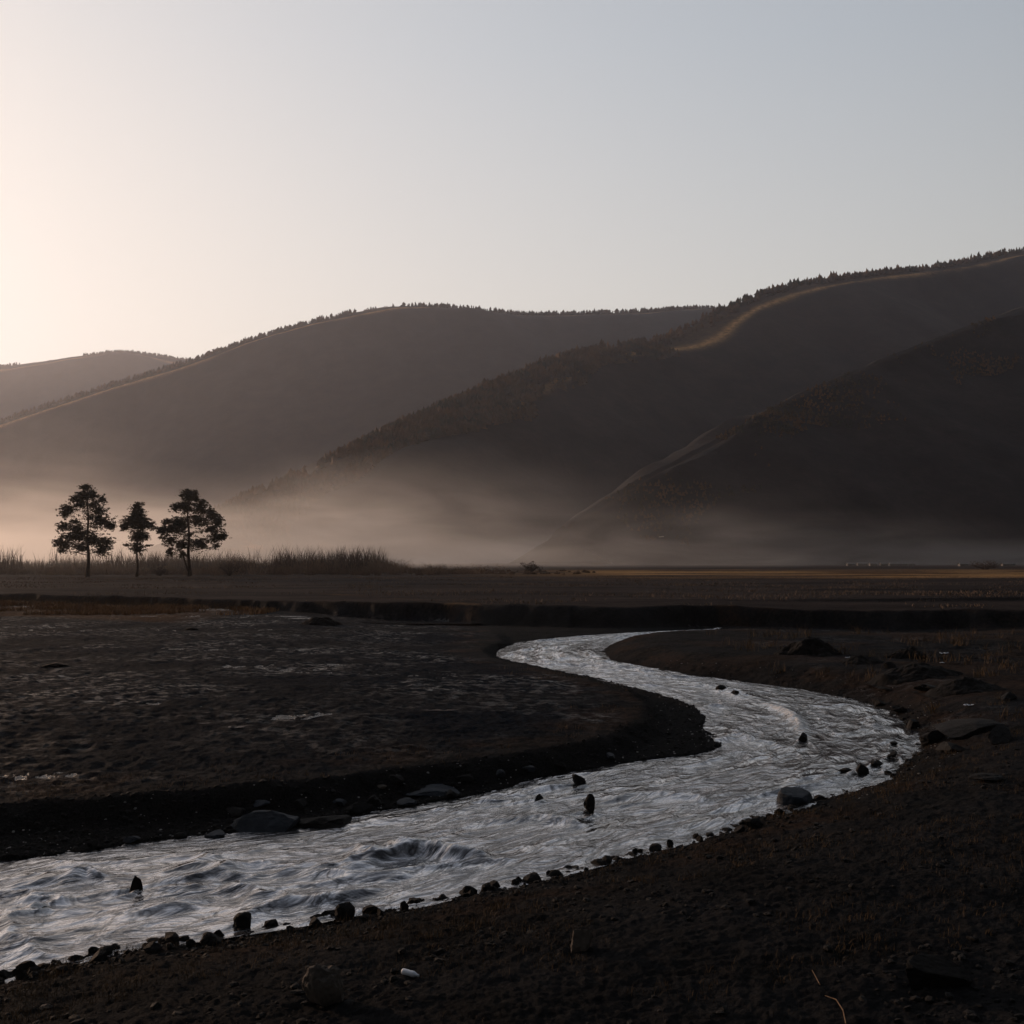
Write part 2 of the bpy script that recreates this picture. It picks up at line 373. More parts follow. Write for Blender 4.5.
# ------------------------------------------------------------------ river surface
NS, NA = 1500, 150
def resample(S):
    seg = (np.linalg.norm(np.diff((SA + SB) / 2, axis=0), axis=1)); wgt = seg / (.5 * (SA + SB)[:-1, 1]) + 1e-4
    c = np.concatenate([[0], np.cumsum(wgt)]); q = np.linspace(0, c[-1], NS)
    return np.stack([np.interp(q, c, S[:, 0]), np.interp(q, c, S[:, 1])], 1)
RA, RB = resample(SA), resample(SB)
wid = np.linalg.norm(RB - RA, axis=1)
mid = (RA + RB) / 2; vlen = np.concatenate([[0], np.cumsum(np.linalg.norm(np.diff(mid, axis=0), axis=1))])
tt = np.linspace(0, 1, NA)
ext = .35 / np.maximum(wid, .5)
T = tt[None, :] * (1 + 2 * ext[:, None]) - ext[:, None]
WX = RA[:, 0:1] * (1 - T) + RB[:, 0:1] * T; WY = RA[:, 1:2] * (1 - T) + RB[:, 1:2] * T
U = (T - .5) * wid[:, None]; Vv = np.repeat(vlen[:, None], NA, 1)
U2 = U + .5 * fbm(U * .5, Vv * .3, 3, 70); V2 = Vv + .6 * fbm(U * .7, Vv * .3 + 9, 3, 71)
edge = np.clip(np.minimum(T, 1 - T) * wid[:, None] / .8, 0, 1)
amp = .35 + .65 * sstep(-.2, .3, fbm(U * .25, Vv * .12, 3, 72))
wz = (.135 * (1 - 2.2 * np.abs(fbm(U2 * .7, V2 * .30, 3, 73)))**2 * amp + .06 * amp * (.7 - np.abs(fbm(U2 * 2.2, V2 * .7, 3, 74))) + .016 * amp * (.6 - np.abs(fbm(U2 * 5.5, V2 * 2.0, 3, 75)))) * (.25 + .75 * edge)
foam = np.zeros_like(wz)
# standing waves: crest lines given as picture points on the water
def crest(pts, h, wd, foamw=0.0, fs=1.0):
    global wz, foam
    pts = [PW(*p) for p in pts]
    D = np.full(WX.shape, 1e9); K = np.zeros(WX.shape)
    for i in range(len(pts) - 1):
        (ax, ay), (bx, by) = pts[i], pts[i + 1]
        dx, dy = bx - ax, by - ay; L = dx * dx + dy * dy
        t = np.clip(((WX - ax) * dx + (WY - ay) * dy) / L, 0, 1)
        dist = np.hypot(WX - ax - t * dx, WY - ay - t * dy)
        g = (i + t) / (len(pts) - 1)
        K = np.where(dist < D, np.sin(np.pi * np.clip(g, .02, .98))**.6, K); D = np.minimum(D, dist)
    n = 1 + .5 * fbm(WX * 3, WY * 3, 3, 77)
    wz = wz + h * np.exp(-(D / wd)**2) * K * n
    if foamw:
        foam = np.maximum(foam, fs * np.exp(-(D / foamw)**2) * K * sstep(-.35, .2, fbm(WX * 9, WY * 9, 3, 78)))
crest([(345,866),(390,858),(425,852),(455,857),(500,862)], .28, .26, .07, .55)
crest([(385,853),(430,848)], .10, .15, .10, .6)
crest([(60,890),(85,878),(105,883)], .16, .22)
crest([(130,902),(180,893),(220,884)], .10, .3)
crest([(200,880),(260,868),(340,872)], .10, .25)
crest([(760,703),(775,708),(792,716),(801,727),(802,738)], .16, .28, .30, 1.0)
crest([(690,745),(740,738),(790,750)], .10, .4)
crest([(600,800),(660,795),(720,803)], .10, .35)
crest([(480,825),(540,818),(590,828)], .10, .3)
crest([(540,652),(580,660),(640,668),(700,676)], .10, .5)
crest([(690,684),(720,690),(745,698)], .14, .4)
IN_WATER = [(134,896,14,13,'dark stone in the river near its lower left end'),(578,787,16,9,'flat dark stone in the river, farthest of the three mid river stones'),
 (590,815,14,12,'pointed dark stone, nearest of the three mid river stones'),(540,802,9,5,'small stone barely above the water left of the mid river pair'),
 (803,742,10,7,'dark stone at the foot of the foaming white crest'),(861,776,16,8,'largest wet stone by the right river bend'),(846,774,13,4,'low flat stone left of the largest stone by the right bend'),
 (877,768,14,5,'flat stone halfway up the cluster at the right bend'),(893,759,13,5,'flat stone close to the bank at the right bend'),(894,746,8,3,'tiny stone topmost in the cluster at the right bend'),
 (43,914,14,4,'thin stone just breaking the water at far left'),(722,692,12,5,'broken stone in the riffle upstream of the foaming crest'),(735,696,10,4,'second stone in the riffle, closer to the foaming crest')]
for (a_, b_, c_, d_, l_) in IN_WATER:
    sx_, sy_ = PW(a_, b_); k_ = int(np.argmin(np.hypot(mid[:, 0] - sx_, mid[:, 1] - sy_))); k_ = min(max(k_, 5), NS - 6)
    fl = mid[k_ - 5] - mid[k_ + 5]; fl /= np.linalg.norm(fl); r_ = c_ * sy_ / F / 2
    al = (WX - sx_) * fl[0] + (WY - sy_) * fl[1]; ac = -(WX - sx_) * fl[1] + (WY - sy_) * fl[0]
    wk = np.exp(-((np.abs(ac) - r_ * .9 - .18 * np.maximum(al, 0)) / (.05 + .04 * r_ + .03 * np.maximum(al, 0)))**2) * sstep(-1.4 * r_, -.3 * r_, al) * np.exp(-np.maximum(al, 0) / (.5 + 3 * r_))
    foam = np.maximum(foam, .75 * wk * sstep(-.3, .25, fbm(WX * 11, WY * 11, 3, 79))); wz = wz + .05 * wk
WZ = ZW(WY) + wz
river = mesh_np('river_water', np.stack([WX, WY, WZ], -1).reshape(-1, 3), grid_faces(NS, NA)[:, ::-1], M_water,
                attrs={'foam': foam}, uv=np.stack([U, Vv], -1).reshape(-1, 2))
tag(river, 'silvery rippled river winding through the dark valley floor', 'river', kind='structure')

# ------------------------------------------------------------------ hills
def make_hill(name, label, ridge, dist, shoulder, steep, foot, seed, rimlight_mul=1.0, back=.35, NU=420, NV=130):
    rp = np.array(ridge, float); D = np.interp(rp[:, 0], [d[0] for d in dist], [d[1] for d in dist])
    X = (rp[:, 0] - 512) / F * D; Z = CAMZ - (rp[:, 1] - HZ) / F * D
    c = np.concatenate([[0], np.cumsum(np.hypot(np.diff(X), np.diff(D)))]); q = np.linspace(0, c[-1], NU)
    def sm(a):
        a = np.interp(q, c, a); k = np.ones(9) / 9; return np.convolve(np.pad(a, 4, mode='edge'), k, 'valid')
    X, Y, Z = sm(X), sm(D), sm(Z)
    L = c[-1]
    tx, ty = np.gradient(X), np.gradient(Y); l = np.hypot(tx, ty); tx /= l; ty /= l
    kk = np.ones(61) / 61
    tx = np.convolve(np.pad(tx, 30, mode='edge'), kk, 'valid'); ty = np.convolve(np.pad(ty, 30, mode='edge'), kk, 'valid'); l = np.hypot(tx, ty); tx /= l; ty /= l
    nx, ny = ty, -tx                                 # horizontal, towards the viewer
    vb = -np.linspace(1, 0, 25)[:-1] ** 1.3 * foot * .7; vf = np.linspace(0, 1, NV) ** 1.4 * foot
    s = np.concatenate([vb, vf])
    S = np.repeat(s[:, None], NU, 1); Q = np.repeat(q[None, :], len(s), 0)
    sh = shoulder[0] * (1 + .6 * fbm(Q / L * 14, Q * 0 + seed, 3, seed))   # breadth of the gentle crest
    a1, a2 = shoulder[1], steep
    ridgez = np.repeat(Z[None, :], len(s), 0)
    drop_f = np.where(S < sh, a1 * S, a1 * sh + a2 * (S - sh) - (a2 - a1) * sh * .35 * (1 - np.exp(-(S - sh) / (sh * .35 + 1e-6))))
    drop = np.where(S >= 0, drop_f, .05 * -S + back * S * S / (np.abs(S) + foot * .1))
    H = ridgez - drop
    gul = fbm(Q / 170 * (1 if foot < 900 else .5), S / 420 * (1 if foot < 900 else .5), 4, seed + 1)
    mask = sstep(sh * .8, sh * 2.5, np.abs(S)) 
    H = H + gul * mask * foot * .055 + (1 - mask * .3) * 1.2 * fbm(Q / 18, S / 18, 3, seed + 2)
    low = 1.5
    H = low - 4 + np.logaddexp(0, (H - low + 4) / 12) * 12 - 4       # soft foot into the plain
    XX = X[None, :] + nx[None, :] * S; YY = Y[None, :] + ny[None, :] * S
    dry_rimlight = (np.exp(-((S - sh * 1.02) / (sh * .15))**2) + .14 * sstep(sh * 1.2, sh * .8, S) * (S > 0)) * (.25 + .75 * sstep(-.5, .1, fbm(Q / 110, S / 60, 5, seed + 4))) * rimlight_mul  # painted rim light over dry grass along the crest break
    o = mesh_np(name, np.stack([XX, YY, H], -1).reshape(-1, 3), grid_faces(len(s), NU), M_hill, attrs={'dry': dry_rimlight})
    tag(o, label, 'hill', kind='structure')
    return dict(o=o, X=XX, Y=YY, Z=H, q=q, s=s, sh=sh[0], px=512 + F * XX / YY)
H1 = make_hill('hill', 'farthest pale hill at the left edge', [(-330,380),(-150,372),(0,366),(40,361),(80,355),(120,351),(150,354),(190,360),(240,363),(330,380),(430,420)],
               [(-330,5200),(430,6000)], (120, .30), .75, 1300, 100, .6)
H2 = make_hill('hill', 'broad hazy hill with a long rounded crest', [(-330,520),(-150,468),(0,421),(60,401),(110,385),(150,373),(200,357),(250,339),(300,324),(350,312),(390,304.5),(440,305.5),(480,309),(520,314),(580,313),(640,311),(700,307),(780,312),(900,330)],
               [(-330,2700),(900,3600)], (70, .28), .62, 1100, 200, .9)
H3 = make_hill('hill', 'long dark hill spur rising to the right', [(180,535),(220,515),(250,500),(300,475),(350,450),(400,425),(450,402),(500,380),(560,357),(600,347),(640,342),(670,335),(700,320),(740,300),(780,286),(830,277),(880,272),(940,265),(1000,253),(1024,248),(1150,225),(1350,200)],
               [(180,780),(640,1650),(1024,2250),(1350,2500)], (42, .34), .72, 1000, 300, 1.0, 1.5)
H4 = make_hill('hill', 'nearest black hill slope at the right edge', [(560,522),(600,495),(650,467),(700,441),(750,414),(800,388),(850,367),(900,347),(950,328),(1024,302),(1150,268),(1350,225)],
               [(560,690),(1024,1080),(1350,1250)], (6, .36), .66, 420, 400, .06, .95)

# ------------------------------------------------------------------ far woods
def tiny_tree_arrays(n, h0, wfac=.42, rs=None):
    """verts/faces of n small conifers at the origin, stacked; each a jagged three-tier crown on a stub"""
    rs = rs or rng
    base = []
    faces = []
    tiers = [(0.12, .55, .50), (.32, .78, .38), (.56, 1.0, .26)]
    vi = 0
    for (b0, t0, r0) in tiers:
        k = 5
        ring = [(r0 * math.cos(a), r0 * math.sin(a), b0) for a in np.linspace(0, 2 * math.pi, k, endpoint=False)]
        base += ring + [(0, 0, t0)]
        for j in range(k): faces.append((vi + j, vi + (j + 1) % k, vi + k))
        vi += k + 1
    base = np.array(base); faces = np.array(faces)
    V = []; Fs = []
    h = h0 * rs.uniform(.55, 1.25, n)
    for i in range(n):
        b = base.copy(); a = rs.uniform(0, 6.28); c, s = math.cos(a), math.sin(a)
        b += rs.normal(0, .07, b.shape)
        x = b[:, 0] * c - b[:, 1] * s; y = b[:, 0] * s + b[:, 1] * c
        wd = wfac * 2 * rs.uniform(.7, 1.3)
        V.append(np.stack([x * wd * h[i], y * wd * h[i], b[:, 2] * h[i]], 1)); Fs.append(faces + i * len(base))
    return V, np.vstack(Fs)
def hill_points(Hd, n, pxr, srange, rs, dens=None):
    out = []
    px = Hd['px']; tries = 0
    nz_, nu = px.shape
    r0 = int(np.searchsorted(Hd['s'], 0))
    while len(out) < n and tries < n * 40:
        tries += 1
        u = rs.integers(0, nu - 1); 
        if not (pxr[0] < px[r0, u] < pxr[1]): continue
        s = rs.uniform(*srange) * Hd['sh'][u]
        v = int(np.clip(np.searchsorted(Hd['s'], s), 1, nz_ - 2)); fu = rs.random()
        f = (s - Hd['s'][v - 1]) / (Hd['s'][v] - Hd['s'][v - 1])
        def g(A): return (A[v - 1, u] * (1 - f) + A[v, u] * f) * (1 - fu) + (A[v - 1, u + 1] * (1 - f) + A[v, u + 1] * f) * fu
        x, y, z = g(Hd['X']), g(Hd['Y']), g(Hd['Z'])
        if dens and rs.random() > dens(x, y, s): continue
        out.append((x, y, z))
    return np.array(out)
def wood(name, label, Hd, n, pxr, srange, h, dens=None):
    pts = hill_points(Hd, n, pxr, srange, rng, dens)
    V, Fs = tiny_tree_arrays(len(pts), h)
    V = np.vstack([v + p for v, p in zip(V, pts)])
    o = mesh_np(name, V, Fs, M_farneedle, smooth=False); tag(o, label, 'woodland', kind='stuff'); return o
cl = lambda sc, sd, lo: (lambda x, y, s: float(sstep(lo, lo + .3, fbm(np.array([x / sc]), np.array([y / sc]), 3, sd))[0]))
wood('hillside_wood', 'dark conifers along the crest of the broad hazy hill', H2, 1500, (-50, 760), (-.5, .55), 13, cl(160, 501, -.35))
wood('hillside_wood', 'thin line of trees on the farthest left hill', H1, 500, (-50, 260), (-.4, .3), 15, cl(260, 502, -.3))
wood('hillside_wood', 'trees tinted with painted golden light covering the spur flank below its crest', H3, 5200, (200, 640), (-.6, 1.6), 10, cl(70, 503, -.45))
wood('hillside_wood', 'dense conifers behind the upper spur crest', H3, 1900, (640, 1100), (-2.0, .55), 10, cl(90, 506, -.5))
wood('hillside_wood', 'scattered scrub on the nearest dark slope', H4, 1500, (600, 1080), (0, 9), 3.0, cl(60, 504, -.15))
# single pines against the sky on the spur
protos = []
for k in range(5):
    V, Fs = tiny_tree_arrays(1, 12.5, .36)
    me_o = mesh_np('ridge_pine', V[0], Fs, M_farneedle, smooth=False); protos.append(me_o)
pts = hill_points(H3, 240, (500, 1040), (-.35, .25), rng)
for i, p in enumerate(pts):
    o = protos[i] if i < 5 else protos[i % 5].copy()
    if i >= 5: COL.objects.link(o)
    o.location = Vector(p) - Vector((0, 0, .3)); o.rotation_euler.z = random.uniform(0, 6.28); s = random.uniform(.55, 1.15); o.scale = (s * random.uniform(.8, 1.2), s, s)
    tag(o, 'small dark pine standing on the skyline of the long spur', 'pine tree', 'pines along the crest of the long dark spur')

# ------------------------------------------------------------------ pine trees
def tube(pts, rad, sides=7):
    V, Fs = [], []
    for i, p in enumerate(pts):
        p = Vector(p); a = Vector(pts[max(i - 1, 0)]); b = Vector(pts[min(i + 1, len(pts) - 1)])
        t = (b - a).normalized(); u = t.orthogonal().normalized(); v = t.cross(u)
        for k in range(sides):
            an = 2 * math.pi * k / sides; V.append(p + (u * math.cos(an) + v * math.sin(an)) * rad[i])
    for i in range(len(pts) - 1):
        for k in range(sides):
            a = i * sides + k; b = i * sides + (k + 1) % sides; Fs.append((a, b, b + sides, a + sides))
    return [tuple(v) for v in V], Fs
def merge(parts):
    V, Fs = [], []
    for v, f in parts:
        o = len(V); V += list(v); Fs += [tuple(i + o for i in q) for q in f]
    return V, Fs
TD = 240.0; PXM = TD / F
def big_pine(label, tx, base_y, top, tr, clumps, ox, oy, seed, extra=None):
    rs = np.random.default_rng(seed)
    x0, y0, _ = PD(tx, base_y, TD); z0 = hz_at(x0, y0)
    root = empty('pine_tree', (x0, y0, z0 - .1)); tag(root, label, 'pine tree')
    zt = CAMZ - (top[1] - HZ) * PXM - z0 + .1; lean = (top[0] - tx) * PXM
    n = 12
    tp = [(lean * (i / n)**2 + .12 * math.sin(i * 1.3 + seed), .1 * math.sin(i + seed), zt * i / n) for i in range(n + 1)]
    trd = [tr * (1 - .85 * (i / n)) * (1.35 if i == 0 else 1) for i in range(n + 1)]
    v, f = tube(tp, trd, 9)
    mesh_np('trunk', v, f, M_bark, parent=root)
    limbs = []; leafV = []; xr_ = 12 if zt > 17 else 7
    for (cx, cy, rx, ry) in clumps:
        tk_ = min(max(((cy / 8.533 + oy) - top[1]) / (.38 * (base_y - top[1])), 0), 1); rx *= .80 + .45 * tk_; ry *= .85 + .38 * tk_; cx_, cz = ((cx / 8.533 + ox) - tx) * PXM, CAMZ - ((cy / 8.533 + oy) - HZ) * PXM - z0 + .1
        rx, ry = rx / 8.533 * PXM, ry / 8.533 * PXM
        yd = rs.uniform(-.8, .8) * max(1.0, 3.2 - abs(cx_) * .3)
        hz_ = max(min(cz - abs(cx_) * .15 - .2, zt * .97), 1.0); k = hz_ / zt
        a = Vector((lean * k * k, 0, hz_)); b = Vector((cx_, yd, cz)); m = (a + b) / 2 + Vector((0, 0, -.12 * (b - a).length * rs.uniform(-1, 1)))
        r0 = tr * (1 - .85 * k) * .32
        limbs.append(tube([a, m, b], [r0, r0 * .6, r0 * .25], 5))
        for j in range(rs.integers(5, 9)):
            e = b + Vector(rs.normal(0, 1, 3) * np.array([rx, rx * .9, ry]) * .55); st = a.lerp(b, rs.uniform(.55, .95))
            limbs.append(tube([st, (st + e) / 2 + Vector((0, 0, .08)), e], [r0 * .35, r0 * .25, .012], 4))
        for j in range(9):
            c = np.array(a.lerp(b, rs.uniform(.25, .9))) + rs.normal(0, 1, 3) * np.array([.5, .6, .35])
            leafV.append(c + rs.normal(0, 1, (12, 3)) * np.array([.28, .28, .14]))
        # needle tufts grouped in sub-clumps, leaving holes
        nsub = max(9, int(rx * ry * 62))
        for j in range(nsub):
            d = rs.normal(0, 1, 3); d /= np.linalg.norm(d); rr = rs.random()**.62 * rs.choice([.9, 1, 1.25, 1.5])
            c = np.array([b.x, b.y, b.z]) + d * np.array([rx, max(rx * .9, .8), ry]) * rr * .95
            sr_ = rs.uniform(.10, .26)
            m_ = rs.integers(8, 22)
            q = c + rs.normal(0, 1, (m_, 3)) * np.array([sr_, sr_, sr_ * .55]) * .8
            leafV.append(q)
    for j in range(40):
        h = rs.uniform(.34, .97) * zt; k = h / zt; w_ = 2.1 * (1 - .8 * k) * (xr_ / 12)
        c = np.array([lean * k * k, 0, h]) + rs.normal(0, 1, 3) * np.array([w_, w_, .3])
        for _ in range(9):
            q_ = c + rs.normal(0, 1, 3) * np.array([.5, .5, .22]); leafV.append(q_ + rs.normal(0, 1, (12, 3)) * np.array([.22, .22, .12]))
    # dead twigs low on the trunk
    for j in range(16):
        h = rs.uniform(.22, .75) * zt; k = h / zt; a = Vector((lean * k * k, 0, h)); an = rs.uniform(0, 6.28); l = rs.uniform(.6, 2.0)
        limbs.append(tube([a, a + Vector((math.cos(an) * l * .5, math.sin(an) * l * .5, -.1)), a + Vector((math.cos(an) * l, math.sin(an) * l, rs.uniform(-.4, .3)))], [.04, .03, .012], 4))
    if extra:
        p = [(((a_ / 8.533 + ox) - tx) * PXM, .15, CAMZ - ((b_ / 8.533 + oy) - HZ) * PXM - z0 + .1) for a_, b_ in extra]
        limbs.append(tube(p, [.22, .2, .17, .12], 6))
    v, f = merge(limbs); mesh_np('branches', v, f, M_bark, parent=root)
    Q = np.vstack(leafV); m = len(Q)
    d1 = rs.normal(0, 1, (m, 3)); d1 /= np.linalg.norm(d1, axis=1)[:, None]
    d2 = np.cross(d1, rs.normal(0, 1, (m, 3))); d2 /= np.linalg.norm(d2, axis=1)[:, None]
    sz = rs.uniform(.07, .23, m)[:, None]
    V = np.stack([Q - d1 * sz, Q + d2 * sz * .45, Q + d1 * sz, Q - d2 * sz * .45], 1).reshape(-1, 3)
    mesh_np('crown', V, np.arange(m * 4).reshape(-1, 4), M_needle, smooth=False, parent=root)
T1 = [(405,150,30,35),(350,215,55,35),(460,215,60,45),(300,250,45,30),(520,250,35,35),(240,340,65,45),(205,380,30,30),(500,350,55,45),(330,290,55,35),(420,290,50,35),(370,230,50,40),(560,445,75,45),(605,480,35,35),(500,410,40,25),(220,480,50,40),(290,500,50,45),(250,570,80,45),(170,620,55,35),(180,685,38,22),(330,560,50,45),(300,440,35,20),(350,660,55,38),(470,590,60,50),(560,610,65,38),(500,690,45,45),(560,655,45,25),(230,640,45,30)]
T2 = [(845,305,30,28),(840,360,55,40),(830,420,70,45),(770,460,60,40),(900,440,60,40),(950,475,32,32),(720,495,28,28),(840,470,90,35),(800,420,60,30),(875,400,45,40),(800,580,40,30),(880,560,50,32),(910,645,32,9),(760,640,32,7),(790,632,24,13),(860,690,20,28),(800,683,22,10),(915,575,30,18)]
T3 = [(345,210,33,28),(410,190,38,28),(480,200,32,38),(440,240,80,38),(540,280,45,30),(300,320,55,35),(370,310,60,45),(500,330,75,45),(590,360,45,35),(210,440,40,22),(300,440,70,38),(180,520,38,35),(250,510,70,45),(350,470,70,42),(520,430,70,45),(640,400,55,38),(680,440,38,32),(600,500,70,42),(700,560,42,32),(640,580,50,42),(250,600,55,42),(255,700,27,42),(340,640,55,42),(480,620,60,38),(540,650,35,25),(650,650,25,25),(380,720,20,25),(180,575,12,9)]
big_pine('tall pine at the far left with wide drooping lower limbs', 88, 576, (87.5, 483), .42, T1, 40, 470, 11)
big_pine('smallest pine, slim with a tight dark top, between the two taller ones', 137, 575, (139, 502.5), .26, T2, 40, 470, 12)
big_pine('broad crowned pine with a thin second stem at its base', 189, 576, (187, 489), .42, T3, 140, 470, 13, extra=[(408, 860), (392, 810), (372, 750), (365, 690)])

# ------------------------------------------------------------------ reeds and shrubs beyond the pines
def blades(name, label, cat, pts, hts, material, wdt, kind='stuff', spread=.12):
    n = len(pts); a = rng.uniform(0, 6.28, n); lean = rng.normal(0, spread, (n, 2))
    dx, dy = np.cos(a) * wdt, np.sin(a) * wdt
    B = pts; z0 = np.zeros(n)
    A = np.stack([B[:, 0] - dx, B[:, 1] - dy, B[:, 2]], 1); C_ = np.stack([B[:, 0] + dx, B[:, 1] + dy, B[:, 2]], 1)
    Mx = np.stack([B[:, 0] + lean[:, 0] * hts * .35, B[:, 1] + lean[:, 1] * hts * .35, B[:, 2] + hts * .6], 1)
    M1 = Mx - np.stack([dx, dy, z0], 1) * .7; M2 = Mx + np.stack([dx, dy, z0], 1) * .7
    Tp = np.stack([B[:, 0] + lean[:, 0] * hts, B[:, 1] + lean[:, 1] * hts, B[:, 2] + hts], 1)
    V = np.stack([A, C_, M2, M1, Tp], 1).reshape(-1, 3)
    i = np.arange(n)[:, None] * 5
    Fs = np.vstack([i + np.array([0, 1, 2]), i + np.array([0, 2, 3]), i + np.array([3, 2, 4])])
    o = mesh_np(name, V, Fs, material, smooth=False); tag(o, label, cat, kind=kind); return o
def clumpy(n, xr_, yr_, sc, seed, lo=-.1):
    out = []
    while sum(len(a) for a in out) < n:
        x = rng.uniform(*xr_, n); y = rng.uniform(*yr_, n)
        k = sstep(lo, lo + .35, fbm(x / sc, y / sc, 3, seed)) > rng.random(n); out.append(np.stack([x[k], y[k]], 1))
    return np.vstack(out)[:n]
q = clumpy(8000, (-120, 25), (262, 330), 7, 601)
keep = (512 + F * q[:, 0] / q[:, 1]) < 505 - 20 * rng.random(len(q)); q = q[keep]
pxq = 512 + F * q[:, 0] / q[:, 1]
hh = rng.uniform(.5, 1, len(q)) * (1.7 + 2.3 * sstep(-.3, .4, fbm(q[:, 0] / 12, q[:, 1] / 30, 3, 602))) * np.interp(pxq, [0, 200, 240, 300, 420, 470, 505], [.75, .8, 1.45, 1.5, 1.0, .7, .35])
blades('reed_bed', 'tall straw coloured reeds in a belt beyond the pines', 'reeds', np.column_stack([q, np.full(len(q), 1.0)]), hh, M_reed, .05, spread=.55)
q = clumpy(14000, (-190, -40), (290, 380), 14, 605)
hh = rng.uniform(.4, 1, len(q)) * (4 + 5 * sstep(-.2, .4, fbm(q[:, 0] / 15, q[:, 1] / 30, 3, 606)))
blades('thicket', 'misty brown thicket of bare scrub behind the reeds at left', 'scrub', np.column_stack([q, np.full(len(q), 1.0)]), hh, M_shrub, .09, spread=.22)
cx_, cv = [], []
for i in range(430):
    px_ = random.uniform(-40, 600) if i < 340 else random.uniform(-40, 250); d_ = random.uniform(258, 330) if i < 340 else random.uniform(290, 360)
    R_ = random.uniform(.7, 2.2) * (1 if px_ < 500 else .35) * (1.3 if 240 < px_ < 350 else 1) * (1.4 if i >= 340 else 1); x_ = (px_ - 512) / F * d_
    n_ = 190; dd_ = rng.normal(0, 1, (n_, 3)); dd_ /= np.linalg.norm(dd_, axis=1)[:, None]
    q_ = dd_ * (rng.random((n_, 1))**.5) * np.array([R_ * 1.3, R_, R_]); q_[:, 2] = np.abs(q_[:, 2]) * rng.uniform(.9, 1.5, n_); cv.append(q_ + np.array([x_, d_, .9]))
Q = np.vstack(cv); m_ = len(Q); d1 = rng.normal(0, 1, (m_, 3)) * np.array([.6, .6, 1.3]); d1 /= np.linalg.norm(d1, axis=1)[:, None]; d2 = np.cross(d1, rng.normal(0, 1, (m_, 3))); d2 /= np.linalg.norm(d2, axis=1)[:, None]
sz = rng.uniform(.08, .26, m_)[:, None]
o = mesh_np('scrub', np.stack([Q - d1 * sz, Q + d2 * sz * .3, Q + d1 * sz, Q - d2 * sz * .3], 1).reshape(-1, 3), np.arange(m_ * 4).reshape(-1, 4), M_reed, smooth=False)
tag(o, 'soft brown scrub mingled with the reeds beyond the pines', 'scrub', kind='stuff')
q = clumpy(26000, (-130, 130), (84, 235), 9, 620, -.05); ye_ = np.interp(q[:, 0], ex, ey); q = q[q[:, 1] > ye_ + .3]
blades('dry_grass', 'short brown grass in patches over the low terraces', 'grass', np.column_stack([q, terrain(q[:, 0], q[:, 1])[0]]), rng.uniform(.08, .32, len(q)), M_reed, .03, spread=.5)
def shrub(px, py, wpx, hpx, d, label, seed, name='shrub', group=None, m=None):
    rs = np.random.default_rng(seed); x, y, _ = PD(px, py, d); z = hz_at(x, y); s = d / F
    W, Hh = wpx * s / 2, hpx * s
    root = empty(name, (x, y, z)); tag(root, label, 'shrub', group)
    tw = []
    for j in range(26):
        an = rs.uniform(0, 6.28); r = rs.random()**.5
        e = Vector((math.cos(an) * W * r, math.sin(an) * W * r, Hh * rs.uniform(.5, .95) * (1 - .35 * r * r)))
        tw.append(tube([(0, 0, -.05), tuple(e * .5 + Vector((0, 0, .05 * Hh))), tuple(e)], [.03 * s * 12, .02 * s * 12, .006 * s * 12], 4))
    v, f = merge(tw); mesh_np('twigs', v, f, M_shrub, parent=root)
    n = 900; dd_ = rs.normal(0, 1, (n, 3)); dd_ /= np.linalg.norm(dd_, axis=1)[:, None]; rr = rs.random((n, 1))**.5
    Q = dd_ * rr * np.array([W, W, Hh * .5]) + np.array([0, 0, Hh * .52]); Q += .12 * W * np.sin(Q[:, ::-1] * 7 / W); Q[:, 2] = np.maximum(Q[:, 2], .02)
    d1 = rs.normal(0, 1, (n, 3)); d1 /= np.linalg.norm(d1, axis=1)[:, None]; d2 = np.cross(d1, rs.normal(0, 1, (n, 3))); d2 /= np.linalg.norm(d2, axis=1)[:, None]
    sz = s * rs.uniform(.3, .8, n)[:, None]
    V = np.stack([Q - d1 * sz, Q + d2 * sz * .5, Q + d1 * sz, Q - d2 * sz * .5], 1).reshape(-1, 3)
    mesh_np('foliage', V, np.arange(n * 4).reshape(-1, 4), m or M_shrub, smooth=False, parent=root)
shrub(531, 568.5, 24, 10, 300, 'low dark shrub alone at the right end of the reed belt', 1)
shrub(230, 577, 26, 16, 250, 'dark bare shrub right of the broad crowned pine', 2)
shrub(160, 576, 18, 9, 255, 'small shrub between the slim pine and the broad pine', 3)
shrub(985, 569, 34, 8, 380, 'low dark shrub by the pale sheds at the far right', 4)

# ------------------------------------------------------------------ rocks
def rock_mesh(seed, sx, sy, sz, sub=3, rough=.22, cuts=5):
    bm = bmesh.new(); bmesh.ops.create_icosphere(bm, subdivisions=sub, radius=1)
    rs = random.Random(seed); off = Vector((rs.uniform(-99, 99), rs.uniform(-99, 99), rs.uniform(-99, 99)))
    planes = []
    for _ in range(cuts):
        n = Vector((rs.gauss(0, 1), rs.gauss(0, 1), rs.gauss(0, 1))).normalized(); planes.append((n, rs.uniform(.38, .78)))
    for v in bm.verts:
        p = v.co.copy(); p = p * (1 + rough * mn.fractal(p * 1.1 + off, .8, 2.0, 4))
        for n, d in planes:
            k = p.dot(n) - d
            if k > 0: p -= n * k * .93
        p += Vector((mn.noise(p * 6 + off), mn.noise(p * 6 - off), mn.noise(p * 6 + off * 2))) * .03
        v.co = Vector((p.x * sx, p.y * sy, p.z * sz))
    me = bpy.data.meshes.new('rock'); bm.to_mesh(me); bm.free()
    for p in me.polygons: p.use_smooth = False
    return me
